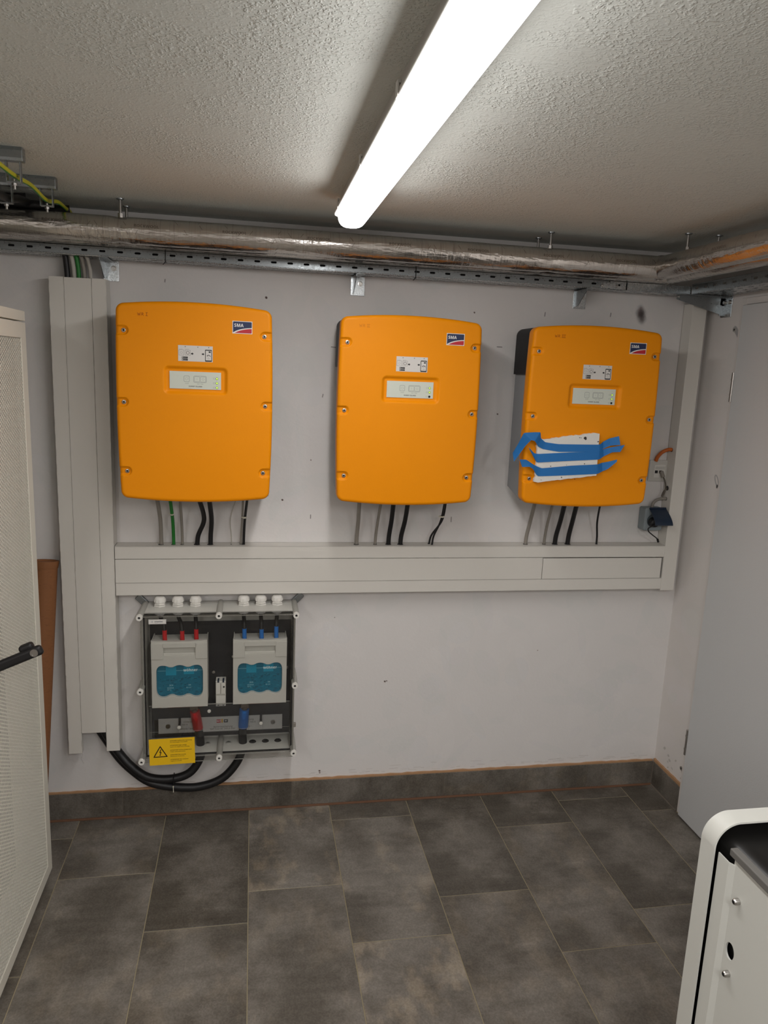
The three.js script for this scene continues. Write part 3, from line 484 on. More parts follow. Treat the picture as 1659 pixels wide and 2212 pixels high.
// torn white board held by three strips of blue tape on the right inverter
{
  const ox = INV[2], oy = INVY[2]; seed = 91;
  const edge = (a, b, n, j) => { const o = []; for (let i = 0; i < n; i++) { const t = i / n; o.push([lerp(a[0], b[0], t) + (rnd() - 0.5) * j, lerp(a[1], b[1], t) + (rnd() - 0.5) * j]); } return o; };
  const poly = [...edge([-0.188, -0.076], [0.018, -0.048], 30, 0.004), ...edge([0.024, -0.05], [0.027, -0.19], 10, 0.0015), ...edge([0.026, -0.192], [-0.19, -0.22], 22, 0.002), ...edge([-0.192, -0.218], [-0.192, -0.08], 14, 0.006)];
  const g = ext(poly.map(([x, y]) => [x + ox, y + oy]), 0.011); g.translate(0, 0, 0.2475);
  const bm = std({ color: 0xe9e6e0, roughness: 0.8, bumpMap: rep(tPlaster, 5), bumpScale: 0.0015 });
  const b = single('foam_board', 'torn white board scrap taped to the right orange inverter', 'board', g, bm);
  const chip = (x, y, r, n) => { const q = []; for (let i = 0; i < n; i++) { const a = i / n * 6.283, k = r * (0.75 + 0.5 * rnd()); q.push([ox + x + Math.cos(a) * k, oy + y + Math.sin(a) * k * 0.9]); } const c = ext(q, 0.0012); c.translate(0, 0, 0.2582); return c; };
  part(b, 'broken_hole', chip(-0.026, -0.0665, 0.0062, 9), std({ color: 0x3f3a38, roughness: 0.9 }));
  for (const c of [chip(0.021, -0.0775, 0.0025, 6), chip(-0.046, -0.0655, 0.0016, 5), chip(-0.0405, -0.0655, 0.0016, 5), chip(-0.098, -0.2, 0.002, 6), chip(-0.14, -0.163, 0.0018, 6), chip(-0.02, -0.153, 0.002, 5), chip(-0.05, -0.205, 0.0018, 6), chip(-0.17, -0.21, 0.0013, 5), chip(-0.084, -0.158, 0.001, 5)]) part(b, 'fleck', c, M.black);
  // each strip: [top x, top y, bottom x, bottom y, z top, z bottom]
  const strips = {
    'topmost of the three blue tape strips across the white board': [[-0.268, -0.124, -0.262, -0.153, 0.236, 0.238], [-0.257, -0.088, -0.236, -0.098, 0.256, 0.262], [-0.246, -0.054, -0.222, -0.077, 0.27, 0.274], [-0.192, -0.05, -0.209, -0.079, 0.272, 0.275], [-0.184, -0.07, -0.193, -0.096, 0.264, 0.266], [-0.166, -0.083, -0.172, -0.106, 0.2602, 0.2602], [-0.117, -0.0885, -0.115, -0.114, 0.2595, 0.2595], [0.024, -0.087, 0.027, -0.111, 0.2595, 0.2595], [0.042, -0.078, 0.046, -0.101, 0.252, 0.252], [0.062, -0.066, 0.068, -0.09, 0.2555, 0.257], [0.09, -0.056, 0.096, -0.085, 0.268, 0.272]],
    'middle blue tape strip across the white board on the inverter': [[-0.226, -0.1, -0.221, -0.11, 0.268, 0.268], [-0.203, -0.12, -0.194, -0.148, 0.262, 0.262], [-0.184, -0.1225, -0.183, -0.151, 0.2606, 0.2606], [-0.066, -0.1145, -0.063, -0.143, 0.2602, 0.2602], [0.026, -0.11, 0.028, -0.137, 0.2602, 0.2602], [0.046, -0.103, 0.05, -0.127, 0.252, 0.252], [0.07, -0.095, 0.075, -0.112, 0.258, 0.26], [0.114, -0.085, 0.1, -0.109, 0.268, 0.268]],
    'bottom blue tape strip across the white board on the inverter': [[-0.256, -0.141, -0.244, -0.166, 0.272, 0.27], [-0.231, -0.142, -0.219, -0.165, 0.268, 0.27], [-0.203, -0.158, -0.206, -0.172, 0.264, 0.27], [-0.17, -0.17, -0.181, -0.197, 0.2602, 0.2602], [-0.07, -0.16, -0.067, -0.192, 0.2598, 0.2598], [0.025, -0.154, 0.028, -0.186, 0.2598, 0.2598], [0.046, -0.149, 0.05, -0.178, 0.252, 0.252], [0.07, -0.143, 0.066, -0.169, 0.258, 0.258], [0.093, -0.135, 0.092, -0.143, 0.266, 0.266]],
  };
  for (const [label, s] of Object.entries(strips)) {
    const mk = (k) => new THREE.CatmullRomCurve3(s.map((q) => V(ox + q[k], oy + q[k + 1], q[4 + k / 2])), false, 'catmullrom', 0.15);
    const a = mk(0), c = mk(2), N = 90, P = [], I = [], TK = 0.00035;
    for (let i = 0; i <= N; i++) for (let j = 0; j <= 4; j++) { const p = a.getPoint(i / N).lerp(c.getPoint(i / N), j / 4); P.push(p.x, p.y, p.z + TK); P.push(p.x, p.y, p.z); }
    const id = (i, j, k) => (i * 5 + j) * 2 + k;
    for (let i = 0; i < N; i++) for (let j = 0; j < 4; j++) { const q = [id(i, j, 0), id(i, j + 1, 0), id(i + 1, j + 1, 0), id(i + 1, j, 0)]; I.push(q[0], q[1], q[2], q[0], q[2], q[3]); const r = q.map((k) => k + 1); I.push(r[0], r[2], r[1], r[0], r[3], r[2]); }
    for (let i = 0; i < N; i++) for (const j of [0, 4]) { const w = [id(i, j, 0), id(i + 1, j, 0), id(i + 1, j, 1), id(i, j, 1)]; I.push(w[0], w[1], w[2], w[0], w[2], w[3]); }
    for (let j = 0; j < 4; j++) for (const i of [0, N]) { const w = [id(i, j, 0), id(i, j + 1, 0), id(i, j + 1, 1), id(i, j, 1)]; I.push(w[0], w[1], w[2], w[0], w[2], w[3]); }
    const gg = new THREE.BufferGeometry(); gg.setAttribute('position', new THREE.Float32BufferAttribute(P, 3)); gg.setIndex(I); gg.computeVertexNormals(); gg.setAttribute('uv', new THREE.Float32BufferAttribute(new Float32Array(P.length / 3 * 2), 2));
    single('tape_strip', label, 'tape', gg, M.tape, { group: 'blue tape strips on the right inverter' });
  }
}

// ---------------------------------------------------------------- cable ducts
const DUCT_D = 0.06;
function lidGap() { return 0.0006; }
{
  // upright wide duct at the left: base with two rims, lid between them ending short of the bottom
  const d = T('cable_duct', 'wide upright white cable duct left of the orange inverters', 'cable duct', [0.0595, 0.288, 0]), x0 = -0.0256, x1 = 0.1446, rim = 0.0445, yt = 1.893, yb = 0.288;
  part(d, 'base', [box(x0, x1, yb + 0.085, yt, 0, 0.002), box(x0, x0 + 0.002, yb, yt, 0, DUCT_D, 0.0006), box(x1 - 0.002, x1, yb + 0.004, yt, 0, DUCT_D, 0.0006), box(x0, x0 + rim, yb, yt, DUCT_D - 0.002, DUCT_D, 0.0008), box(x1 - rim, x1, yb + 0.004, yt, DUCT_D - 0.002, DUCT_D, 0.0008), box(x0 + rim - 0.002, x0 + rim, yb, yt, DUCT_D - 0.02, DUCT_D, 0.0006), box(x1 - rim, x1 - rim + 0.002, yb + 0.004, yt, DUCT_D - 0.02, DUCT_D, 0.0006)], M.duct);
  part(d, 'lid', box(x0 + rim + lidGap(), x1 - rim - lidGap(), 0.364, yt - 0.001, DUCT_D - 0.004, DUCT_D + 0.0006, 0.0008), M.duct);
  // long horizontal duct below the inverters
  const h = T('cable_duct', 'long horizontal white cable duct below the orange inverters', 'cable duct', [1.15, 0.862, 0]), a = 0.1465, b = 2.1545, y0 = 0.862, y1 = 1.034;
  part(h, 'base', [box(a, b, y0, y1, 0, 0.002), box(a, b, y1 - 0.002, y1, 0, DUCT_D, 0.0006), box(a, b, y0, y0 + 0.002, 0, DUCT_D, 0.0006), box(a, b, y1 - rim, y1, DUCT_D - 0.002, DUCT_D, 0.0008), box(a, b, y0, y0 + rim, DUCT_D - 0.002, DUCT_D, 0.0008), box(a, b, y1 - rim, y1 - rim + 0.002, DUCT_D - 0.02, DUCT_D, 0.0006), box(a, b, y0 + rim - 0.002, y0 + rim, DUCT_D - 0.02, DUCT_D, 0.0006)], M.duct);
  part(h, 'lid', box(a, 1.6645, y0 + rim + 0.0006, y1 - rim - 0.0011, DUCT_D - 0.004, DUCT_D + 0.0006, 0.0008), M.duct);
  part(h, 'lid', box(1.6665, b - 0.008, y0 + rim + 0.0007, y1 - rim - 0.003, DUCT_D - 0.004, DUCT_D + 0.0004, 0.0008), M.duct, { label: 'short lid piece at the right end' });
  // narrow upright duct in the corner
  const v = T('cable_duct', 'narrow upright white cable duct in the right corner', 'cable duct', [2.182, 0.857, 0]), c0 = 2.1555, c1 = 2.2105;
  part(v, 'base', [box(c0, c1, 0.857, 1.93, 0, 0.002), box(c0, c0 + 0.002, 0.857, 1.93, 0, DUCT_D - 0.006, 0.0006), box(c1 - 0.002, c1, 0.857, 1.93, 0, DUCT_D - 0.006, 0.0006), box(c0, c1, 0.857, 0.859, 0, DUCT_D - 0.006, 0.0006)], M.duct);
  part(v, 'lid', box(c0 - 0.0006, c1 + 0.0006, 0.8565, 1.93, DUCT_D - 0.012, DUCT_D, 0.001), M.duct);
  for (const [y, r] of [[1.398, 0.0075], [1.252, 0.009], [1.211, 0.0065]]) part(v, 'cable_hole', lathe([[0, 0], [r, 0], [r, 0.001], [0, 0.001]], 18, [c0 - 0.0006, y, 0.028], [-1, 0, 0]), M.black);
  // cable entries cut into the top of the horizontal duct are dressed below with each cable
  h.userData.entries = undefined; delete h.userData.entries;
  var hDuct = h;
}
// cables that run from the inverters into the duct
{
  const cable = (label, group, pts, r, mat, ties = []) => {
    const base = pts[pts.length - 1];
    const o = T('cable', label, 'cable', base, group);
    part(o, 'sheath', tube(pts, r, 30, 12), mat);
    for (const [p, q, rr, m] of ties) part(o, 'cable_tie', [cyl(p, q, rr, 14), cyl([p[0] - rr, (p[1] + q[1]) / 2, p[2]], [p[0] - rr - 0.004, (p[1] + q[1]) / 2 + 0.002, p[2] + 0.002], 0.0018, 8)], m || M.tie);
    part(hDuct, 'cable_entry', lathe([[0, 0], [r * 1.35, 0], [r * 1.35, 0.0008], [0, 0.0008]], 18, [base[0] - 0.001, 1.034, base[2] + 0.002], [0, 1, 0]), M.black);
    return o;
  };
  const yb = 1.0335, zb = 0.03, yt = 1.249, zt = 0.135;
  const run = (xb, xt, xm, dz = 0) => [[xt, yt, zt + dz], [xt, 1.22, 0.118 + dz], [xm ?? lerp(xb, xt, 0.55), 1.125, 0.055 + dz], [lerp(xb, xm ?? xb, 0.15), 1.065, 0.034 + dz], [xb, yb, zb + dz]];
  const A = 'left inverter', B = 'middle inverter', C = 'right inverter';
  const g1 = 'cables under the left inverter', g2 = 'cables under the middle inverter', g3 = 'cables under the right inverter';
  cable('thick grey cable under the left inverter, furthest left', g1, run(0.294, 0.292, 0.295), 0.0066, M.cableGrey);
  cable('green cable under the left inverter', g1, run(0.335, 0.333, 0.335), 0.0056, M.cableGreen, [[[0.3345, 1.146, 0.069], [0.3345, 1.15, 0.071], 0.0068]]);
  cable('thin grey cable just right of the green cable', g1, run(0.364, 0.365, 0.364), 0.0046, M.cableGrey);
  cable('thick black cable bending left under the left inverter', g1, run(0.413, 0.424, 0.438), 0.0078, M.cableBlack);
  cable('straight thick black cable under the left inverter', g1, run(0.458, 0.458, 0.463), 0.0078, M.cableBlack);
  cable('thin white wire bowing out under the left inverter', g1, run(0.529, 0.548, 0.525), 0.0019, M.cableWhite);
  cable('slim grey lead beside a black one under the left inverter', g1, run(0.561, 0.569, 0.565, -0.005), 0.0036, M.cableGrey);
  cable('slim black lead tied to a grey one under the left inverter', g1, run(0.5705, 0.583, 0.574), 0.0046, M.cableBlack, [[[0.573, 1.134, 0.066], [0.573, 1.139, 0.066], 0.0062]]);
  cable('thick grey cable under the middle inverter', g2, run(0.967, 0.96, 0.967), 0.007, M.cableGrey);
  cable('thinner grey cable under the middle inverter', g2, run(1.035, 1.037, 1.037), 0.0052, M.cableGrey);
  cable('left of two thick black cables under the middle inverter', g2, run(1.083, 1.08, 1.086), 0.0082, M.cableBlack);
  cable('right of two thick black cables under the middle inverter', g2, run(1.127, 1.131, 1.135), 0.0082, M.cableBlack);
  cable('thin black lead curving left under the middle inverter, outer of two', g2, run(1.235, 1.268, 1.272, -0.006), 0.0034, M.cableBlack);
  cable('thin black lead with white tie under the middle inverter, inner of two', g2, run(1.2435, 1.2595, 1.264, 0.006), 0.0034, M.cableBlack, [[[1.266, 1.142, 0.069], [1.266, 1.147, 0.069], 0.009]]);
  cable('thick grey cable under the right inverter', g3, run(1.603, 1.595, 1.605), 0.0068, M.cableGrey);
  cable('thinner grey cable under the right inverter', g3, run(1.676, 1.664, 1.674), 0.0052, M.cableGrey);
  cable('left of two thick black cables under the right inverter', g3, run(1.719, 1.709, 1.722), 0.0084, M.cableBlack);
  cable('right of two thick black cables under the right inverter', g3, run(1.77, 1.756, 1.77), 0.0084, M.cableBlack);
  cable('thin single black lead under the right inverter', g3, run(1.887, 1.846, 1.869), 0.0036, M.cableBlack);
}

// ---------------------------------------------------------------- battery fuse enclosure
{
  const x0 = 0.24, x1 = 0.746, y0 = 0.298, y1 = 0.822, zd = 0.128, zl = 0.171;
  const e = T('fuse_enclosure', 'grey fuse enclosure with clear lid below the horizontal duct', 'fuse box', [0.493, y0, 0]);
  const w = 0.0035;
  const bottomHoles = [[0.447, 0.0055], [0.52, 0.0055], [0.606, 0.0068], [0.652, 0.0068], [0.697, 0.0068]];
  part(e, 'housing', [box(x0, x1, y0, y1, 0.004, 0.008), box(x0, x0 + w, y0, y1, 0.004, zd, 0.001), box(x1 - w, x1, y0, y1, 0.004, zd, 0.001), box(x0, x1, y1 - w, y1, 0.004, zd, 0.001), box(x0, x1, y0, y0 + w, 0.004, zd, 0.001)], M.plasticLight);
  for (const [px, pr] of bottomHoles) part(e, 'knockout', [lathe([[pr, 0], [pr * 1.9, 0], [pr * 1.7, 0.002], [pr, 0.003]], 18, [px, y0 + w, 0.058], [0, 1, 0]), lathe([[0, 0], [pr, 0], [pr, 0.0006], [0, 0.0006]], 18, [px, y0 + w, 0.058], [0, 1, 0])], px > 0.6 ? M.ductDark : M.plasticGrey);
  // clear lid: pane and four sides, dark seal below it
  part(e, 'seal', [box(x0 + 0.002, x1 - 0.002, y1 - 0.008, y1 - 0.003, zd - 0.001, zd + 0.003), box(x0 + 0.002, x1 - 0.002, y0 + 0.003, y0 + 0.008, zd - 0.001, zd + 0.003), box(x0 + 0.003, x0 + 0.008, y0 + 0.008, y1 - 0.008, zd - 0.001, zd + 0.003), box(x1 - 0.008, x1 - 0.003, y0 + 0.008, y1 - 0.008, zd - 0.001, zd + 0.003)], M.black);
  const lx0 = x0 - 0.001, lx1 = x1 + 0.001, ly0 = y0 - 0.001, ly1 = y1 + 0.001;
  const pane = (a, b, c, d, m) => { const g = new THREE.PlaneGeometry(a, b); g.applyMatrix4(m); return clean(g); };
  const lid = part(e, 'clear_lid', [pane(lx1 - lx0, ly1 - ly0, 0, 0, M4([1, 0, 0], [0, 1, 0], [0, 0, 1], [(lx0 + lx1) / 2, (ly0 + ly1) / 2, zl])),
    pane(zl - zd, ly1 - ly0, 0, 0, M4([0, 0, 1], [0, 1, 0], [-1, 0, 0], [lx0, (ly0 + ly1) / 2, (zl + zd) / 2])), pane(zl - zd, ly1 - ly0, 0, 0, M4([0, 0, -1], [0, 1, 0], [1, 0, 0], [lx1, (ly0 + ly1) / 2, (zl + zd) / 2])),
    pane(lx1 - lx0, zl - zd, 0, 0, M4([1, 0, 0], [0, 0, -1], [0, 1, 0], [(lx0 + lx1) / 2, ly1, (zl + zd) / 2])), pane(lx1 - lx0, zl - zd, 0, 0, M4([1, 0, 0], [0, 0, 1], [0, -1, 0], [(lx0 + lx1) / 2, ly0, (zl + zd) / 2]))], M.clear);
  const rimM = phy({ color: 0xcfcdc8, roughness: 0.15, transmission: 0.6, thickness: 0 });
  part(e, 'lid_rim', [box(lx0 - 0.001, lx1 + 0.001, ly1 - 0.002, ly1 + 0.001, zd + 0.002, zd + 0.006, 0.001), box(lx0 - 0.001, lx1 + 0.001, ly0 - 0.001, ly0 + 0.002, zd + 0.002, zd + 0.006, 0.001), box(lx0 - 0.001, lx0 + 0.002, ly0, ly1, zd + 0.002, zd + 0.006, 0.001), box(lx1 - 0.002, lx1 + 0.001, ly0, ly1, zd + 0.002, zd + 0.006, 0.001), box(lx0, lx0 + 0.0022, ly0, ly1, zl - 0.003, zl, 0.0008), box(lx1 - 0.0022, lx1, ly0, ly1, zl - 0.003, zl, 0.0008), box(lx0, lx1, ly1 - 0.0022, ly1, zl - 0.003, zl, 0.0008), box(lx0, lx1, ly0, ly0 + 0.0022, zl - 0.003, zl, 0.0008)], rimM);
  for (const [sx, sy] of [[0.237, 0.821], [0.492, 0.823], [0.749, 0.82], [0.2345, 0.561], [0.7485, 0.565], [0.234, 0.306], [0.492, 0.307], [0.748, 0.311]]) {
    const horizontalMid = Math.abs(sx - 0.492) < 0.01;
    const q = part(e, 'screw_post', lathe([[0, 0.02], [0.009, 0.02], [0.0105, 0.06], [0.0105, 0.166], [0, 0.166]], 20, [sx, sy, 0], [0, 0, 1]), horizontalMid || sx < 1 ? M.plasticGrey : M.plasticGrey);
    part(q, 'screw_head', lathe([[0.0042, 0.172], [0.0042, 0.1765], [0.0098, 0.1765], [0.0108, 0.174], [0.0108, 0.165], [0, 0.165]], 22, [sx, sy, 0], [0, 0, 1]), M.plasticWhite);
    part(q, 'screw_slot', lathe([[0, 0.1725], [0.0045, 0.1725], [0.0045, 0.1732], [0, 0.1732]], 14, [sx, sy, 0], [0, 0, 1]), M.black);
  }
  for (const [ax, ay, s] of [[0.224, 0.83, -1], [0.762, 0.83, 1]]) { const g = box(-0.022, 0.022, -0.012, 0.012, 0, 0.012, 0.003); g.applyMatrix4(new THREE.Matrix4().makeRotationZ(s * Math.PI / 4).setPosition(ax, ay, 0.006)); part(e, 'mounting_lug', g, M.zincDull); }
  { const g = box(-0.008, 0.008, -0.008, 0.008, 0, 0.012, 0.003); g.translate(0.754, 0.36, 0.05); part(e, 'latch', g, M.cableGrey); }
  // interior
  part(e, 'mounting_plate', box(0.251, 0.739, 0.318, 0.756, 0.028, 0.031, 0.001), M.plateBlack);
  for (const [sx, sy] of [[0.467, 0.565], [0.536, 0.622], [0.266, 0.362], [0.717, 0.375], [0.727, 0.575]]) part(e, 'plate_screw', lathe([[0, 0], [0.006, 0], [0.0055, 0.004], [0, 0.005]], 14, [sx, sy, 0.031], [0, 0, 1]), M.steel);
  part(e, 'lower_bracket', box(0.256, 0.736, 0.34, 0.455, 0.05, 0.052, 0.001), std({ color: 0x2a2b2f, roughness: 0.5 }));
  // two fused switch disconnectors
  const tealTex = canvasTex(512, 384, (g, w, h) => {
    g.fillStyle = '#0b6c88'; g.fillRect(0, 0, w, h); g.fillStyle = '#1691b3'; g.fillRect(104, 0, 112, 140); g.fillRect(296, 0, 112, 132);
    seed = 300; for (let i = 0; i < 160; i++) { g.fillStyle = rnd() < 0.5 ? 'rgba(4,50,66,0.35)' : 'rgba(40,140,165,0.25)'; g.fillRect(rnd() * w, 150 + rnd() * 220, 6 + rnd() * 30, 4 + rnd() * 14); }
    g.strokeStyle = '#9fd2de'; g.lineWidth = 3; g.beginPath(); g.moveTo(14, 88); g.lineTo(104, 88); g.moveTo(216, 88); g.lineTo(292, 88); g.moveTo(432, 88); g.lineTo(500, 88); g.stroke();
    g.fillStyle = '#e2f0f2'; g.font = 'bold 42px sans-serif'; g.fillText('wöhner', 292, 100);
    g.font = '22px sans-serif'; g.fillStyle = '#b8dde4'; g.fillText('DCA', 140, 262); g.font = '16px sans-serif'; for (const [x, y, t] of [[116, 290, 'IEC/EN 60'], [116, 312, '947-3'], [322, 290, '80 V DC']]) g.fillText(t, x, y); g.font = '19px sans-serif'; g.fillText('ON', 345, 262);
  });
  const tealMat = std({ map: tealTex, roughness: 0.22 });
  for (const [a, b, t, q] of [[0.264, 0.451, 0.722, 0.474], [0.537, 0.722, 0.721, 0.477]]) {
    const W = b - a, H = t - q, zf = 0.116, zb = 0.034, cx = (a + b) / 2;
    const body = new THREE.Shape(); body.moveTo(a, q); body.lineTo(b, q); body.lineTo(b, t - 0.004); body.quadraticCurveTo(cx, t - 0.012, a, t - 0.004); body.closePath();
    body.holes.push(rrectPath(a + W * 0.22, t - 0.057, W * 0.56, 0.029, 0.002));
    const win = new THREE.Path(), wa = a + W * 0.085, wb = b - W * 0.085, wt = q + H * 0.622, wq = q + H * 0.155, ww = wb - wa;   // wavy window
    win.moveTo(wa, wq + 0.03); win.quadraticCurveTo(wa, wq, wa + ww * 0.13, wq - 0.002); win.bezierCurveTo(wa + ww * 0.26, wq - 0.002, wa + ww * 0.24, wq + 0.009, wa + ww * 0.36, wq + 0.006); win.bezierCurveTo(wa + ww * 0.46, wq - 0.003, wa + ww * 0.54, wq - 0.003, wa + ww * 0.64, wq + 0.006); win.bezierCurveTo(wa + ww * 0.76, wq + 0.009, wa + ww * 0.74, wq - 0.002, wb - ww * 0.13, wq - 0.002); win.quadraticCurveTo(wb, wq, wb, wq + 0.03);
    win.lineTo(wb, wt - 0.028); win.quadraticCurveTo(wb, wt, wb - ww * 0.13, wt); win.bezierCurveTo(wb - ww * 0.26, wt, wb - ww * 0.24, wt - 0.009, wb - ww * 0.36, wt - 0.006); win.bezierCurveTo(wa + ww * 0.54, wt + 0.003, wa + ww * 0.46, wt + 0.003, wa + ww * 0.36, wt - 0.006); win.bezierCurveTo(wa + ww * 0.24, wt - 0.009, wa + ww * 0.26, wt, wa + ww * 0.13, wt); win.quadraticCurveTo(wa, wt, wa, wt - 0.028); win.closePath();
    body.holes.push(win);
    const face = new THREE.ExtrudeGeometry(body, { depth: 0.012, bevelEnabled: true, bevelSize: 0.0012, bevelThickness: 0.0012, bevelOffset: -0.0012, bevelSegments: 2, curveSegments: 8 }); face.translate(0, 0, zf - 0.0132);
    const dc = part(e, 'switch_disconnector', [face, box(a + 0.001, b - 0.001, q + 0.001, q + 0.004, zb, zf - 0.012), box(a + 0.001, a + 0.004, q, t - 0.006, zb, zf - 0.012), box(b - 0.004, b - 0.001, q, t - 0.006, zb, zf - 0.012), box(a + 0.001, b - 0.001, t - 0.014, t - 0.012, zb, zf - 0.012), box(a + W * 0.2, b - W * 0.2, t - 0.064, t - 0.05, zf - 0.014, zf - 0.004, 0.003), box(a, a + W * 0.215, t - 0.07, t - 0.0135, zf - 0.001, zf + 0.003, 0.001), box(b - W * 0.215, b, t - 0.07, t - 0.0135, zf - 0.001, zf + 0.003, 0.001), box(a + W * 0.2, b - W * 0.2, t - 0.029, t - 0.012, zf - 0.002, zf + 0.003, 0.001)], M.plasticLight);
    part(dc, 'handle_recess', box(a + W * 0.21, b - W * 0.21, t - 0.058, t - 0.027, zf - 0.022, zf - 0.0135), M.plasticLight);
    const winG = sticker(wa - 0.002, wb + 0.002, wq - 0.004, wt + 0.004, zf - 0.0142, 0.0006);
    part(dc, 'window', winG, tealMat, { uv: true, label: 'teal inspection window' });
    part(dc, 'terminal_cover', [box(a + 0.006, b - 0.01, q - 0.006, q + 0.001, zb, zf - 0.016, 0.001), box(a + 0.03, a + 0.05, q - 0.007, q, zf - 0.018, zf - 0.012, 0.001), box(b - 0.07, b - 0.02, q - 0.006, q, zf - 0.018, zf - 0.013, 0.001)], M.plasticGrey);
    part(e, 'busbar', box(a + 0.02, b - 0.02, q - 0.0145, q - 0.009, 0.07, 0.088, 0.0006), M.copper);
  }
  // sleeves and cables above the disconnectors
  [[0.289, 0.307, M.red], [0.349, 0.365, M.red], [0.408, 0.412, M.red], [0.572, 0.575, M.blue], [0.631, 0.634, M.blue], [0.688, 0.685, M.blue]].forEach(([gx, sx, m], i) => {
    const dy = [0, -0.003, 0.002, 0, -0.003, 0.006][i];
    const c = part(e, 'inner_cable', tube([[gx, 0.822, 0.055], [gx, 0.79, 0.06], [lerp(gx, sx, 0.8), 0.765, 0.083], [sx, 0.74, 0.09]], 0.0068, 16, 10), M.cableBlack);
    part(c, 'heat_shrink_sleeve', tube([[sx, 0.747 + dy, 0.09], [sx, 0.73 + dy, 0.09], [sx + 0.001, 0.70, 0.09]], 0.0076, 8, 12), m);
    // cable glands on top
    const gz = 0.055, hex = (r, h0, h1) => lathe([[0, h0], [r * 0.94, h0], [r, h0 + 0.001], [r, h1 - 0.001], [r * 0.94, h1], [0, h1]], 6, [gx, 0.822, gz], [0, 1, 0]);
    const gl = part(e, 'cable_gland', [hex(0.0205, 0, 0.0055), hex(0.0195, 0.0065, 0.012), lathe([[0, 0.012], [0.0165, 0.012], [0.0165, 0.0145], [0.019, 0.0155], [0.019, 0.0255], [0.0165, 0.031], [0.012, 0.034], [0, 0.034]], 20, [gx, 0.822, gz], [0, 1, 0])], M.plasticWhite);
    const ribs = []; for (let k = 0; k < 12; k++) { const a = k / 12 * 6.283; ribs.push(cyl([gx + Math.cos(a) * 0.0188, 0.838, gz + Math.sin(a) * 0.0188], [gx + Math.cos(a) * 0.0178, 0.849, gz + Math.sin(a) * 0.0178], 0.0016, 6)); }
    part(gl, 'gland_ribs', ribs, M.plasticWhite);
  });
  // small terminal block
  const tb = part(e, 'terminal_block', [box(0.476, 0.511, 0.45, 0.546, 0.032, 0.07, 0.0015), box(0.4765, 0.493, 0.5, 0.542, 0.068, 0.08, 0.002), box(0.4945, 0.5105, 0.5, 0.542, 0.068, 0.08, 0.002), box(0.477, 0.51, 0.458, 0.494, 0.068, 0.076, 0.0015)], M.plasticWhite);
  for (const x of [0.485, 0.5025]) { part(tb, 'screw_hole', lathe([[0, 0], [0.0036, 0], [0.0036, 0.0008], [0, 0.0008]], 12, [x, 0.4565, 0.0701], [0, 0, 1]), M.black); part(tb, 'marker_tab', box(x - 0.003, x + 0.003, 0.541, 0.549, 0.05, 0.074, 0.001), M.navy); }
  part(tb, 'screw_hole', lathe([[0, 0], [0.0032, 0], [0.0032, 0.0006], [0, 0.0006]], 12, [0.5045, 0.528, 0.08], [0, 0, 1]), M.black);
  // label rail and clear touch guard in the lower part
  const railTex = canvasTex(1024, 132, (g, w, h) => { g.fillStyle = '#c9c6c1'; g.fillRect(0, 0, w, h); g.strokeStyle = '#8f8c88'; for (const x of [160, 280, 330, 690, 740, 860]) { g.lineWidth = 2; g.beginPath(); g.moveTo(x, 0); g.lineTo(x, h); g.stroke(); }
    g.fillStyle = '#4a4745'; g.font = '20px sans-serif'; for (const [x, y, t] of [[200, 42, 'Sicherung BAT +'], [186, 66, '160 A'], [165, 104, 'Batterie / Battery +'], [448, 98, 'Batteriesicherung'], [420, 118, 'BAT fuse DC 250 A max'], [694, 42, 'Sicherung'], [694, 66, 'BAT – 160 A'], [690, 104, 'Battery –']]) g.fillText(t, x, y);
    g.fillStyle = '#b3262a'; g.fillRect(474, 26, 34, 28); g.fillStyle = '#c79a2a'; g.fillRect(514, 22, 12, 34); g.fillStyle = '#1b1b1d'; g.fillRect(534, 26, 34, 28); g.fillStyle = '#eee'; g.font = 'bold 18px sans-serif'; g.fillText('BAT', 475, 46); g.fillText('DC', 540, 46); });
  part(e, 'label_rail', sticker(0.279, 0.711, 0.357, 0.413, 0.0735, 0.0015), std({ map: railTex, roughness: 0.5 }), { uv: true });
  for (const x of [0.312, 0.678]) part(e, 'plate_screw', lathe([[0, 0], [0.0085, 0], [0.008, 0.004], [0, 0.005]], 14, [x, 0.385, 0.075], [0, 0, 1]), M.steel);
  for (const x of [0.352, 0.635]) part(e, 'standoff', [cyl([x, 0.395, 0.052], [x, 0.395, 0.098], 0.004, 10), box(x - 0.004, x + 0.004, 0.395, 0.42, 0.0745, 0.077)], M.plateBlack);
  part(e, 'touch_guard', [box(0.253, 0.738, 0.352, 0.4755, 0.0995, 0.1015, 0.0008)], phy({ color: 0xf2f3f4, roughness: 0.04, transmission: 1, thickness: 0, ior: 1.5 }));
  part(e, 'guard_edge', [box(0.253, 0.738, 0.4745, 0.4757, 0.099, 0.102), box(0.253, 0.738, 0.377, 0.3776, 0.1015, 0.102)], M.plasticGrey);
  for (const [x, y] of [[0.455, 0.449], [0.352, 0.392], [0.635, 0.395]]) part(e, 'guard_screw', lathe([[0, 0], [0.0062, 0], [0.0058, 0.003], [0, 0.004]], 14, [x, y, 0.1015], [0, 0, 1]), M.plasticWhite);
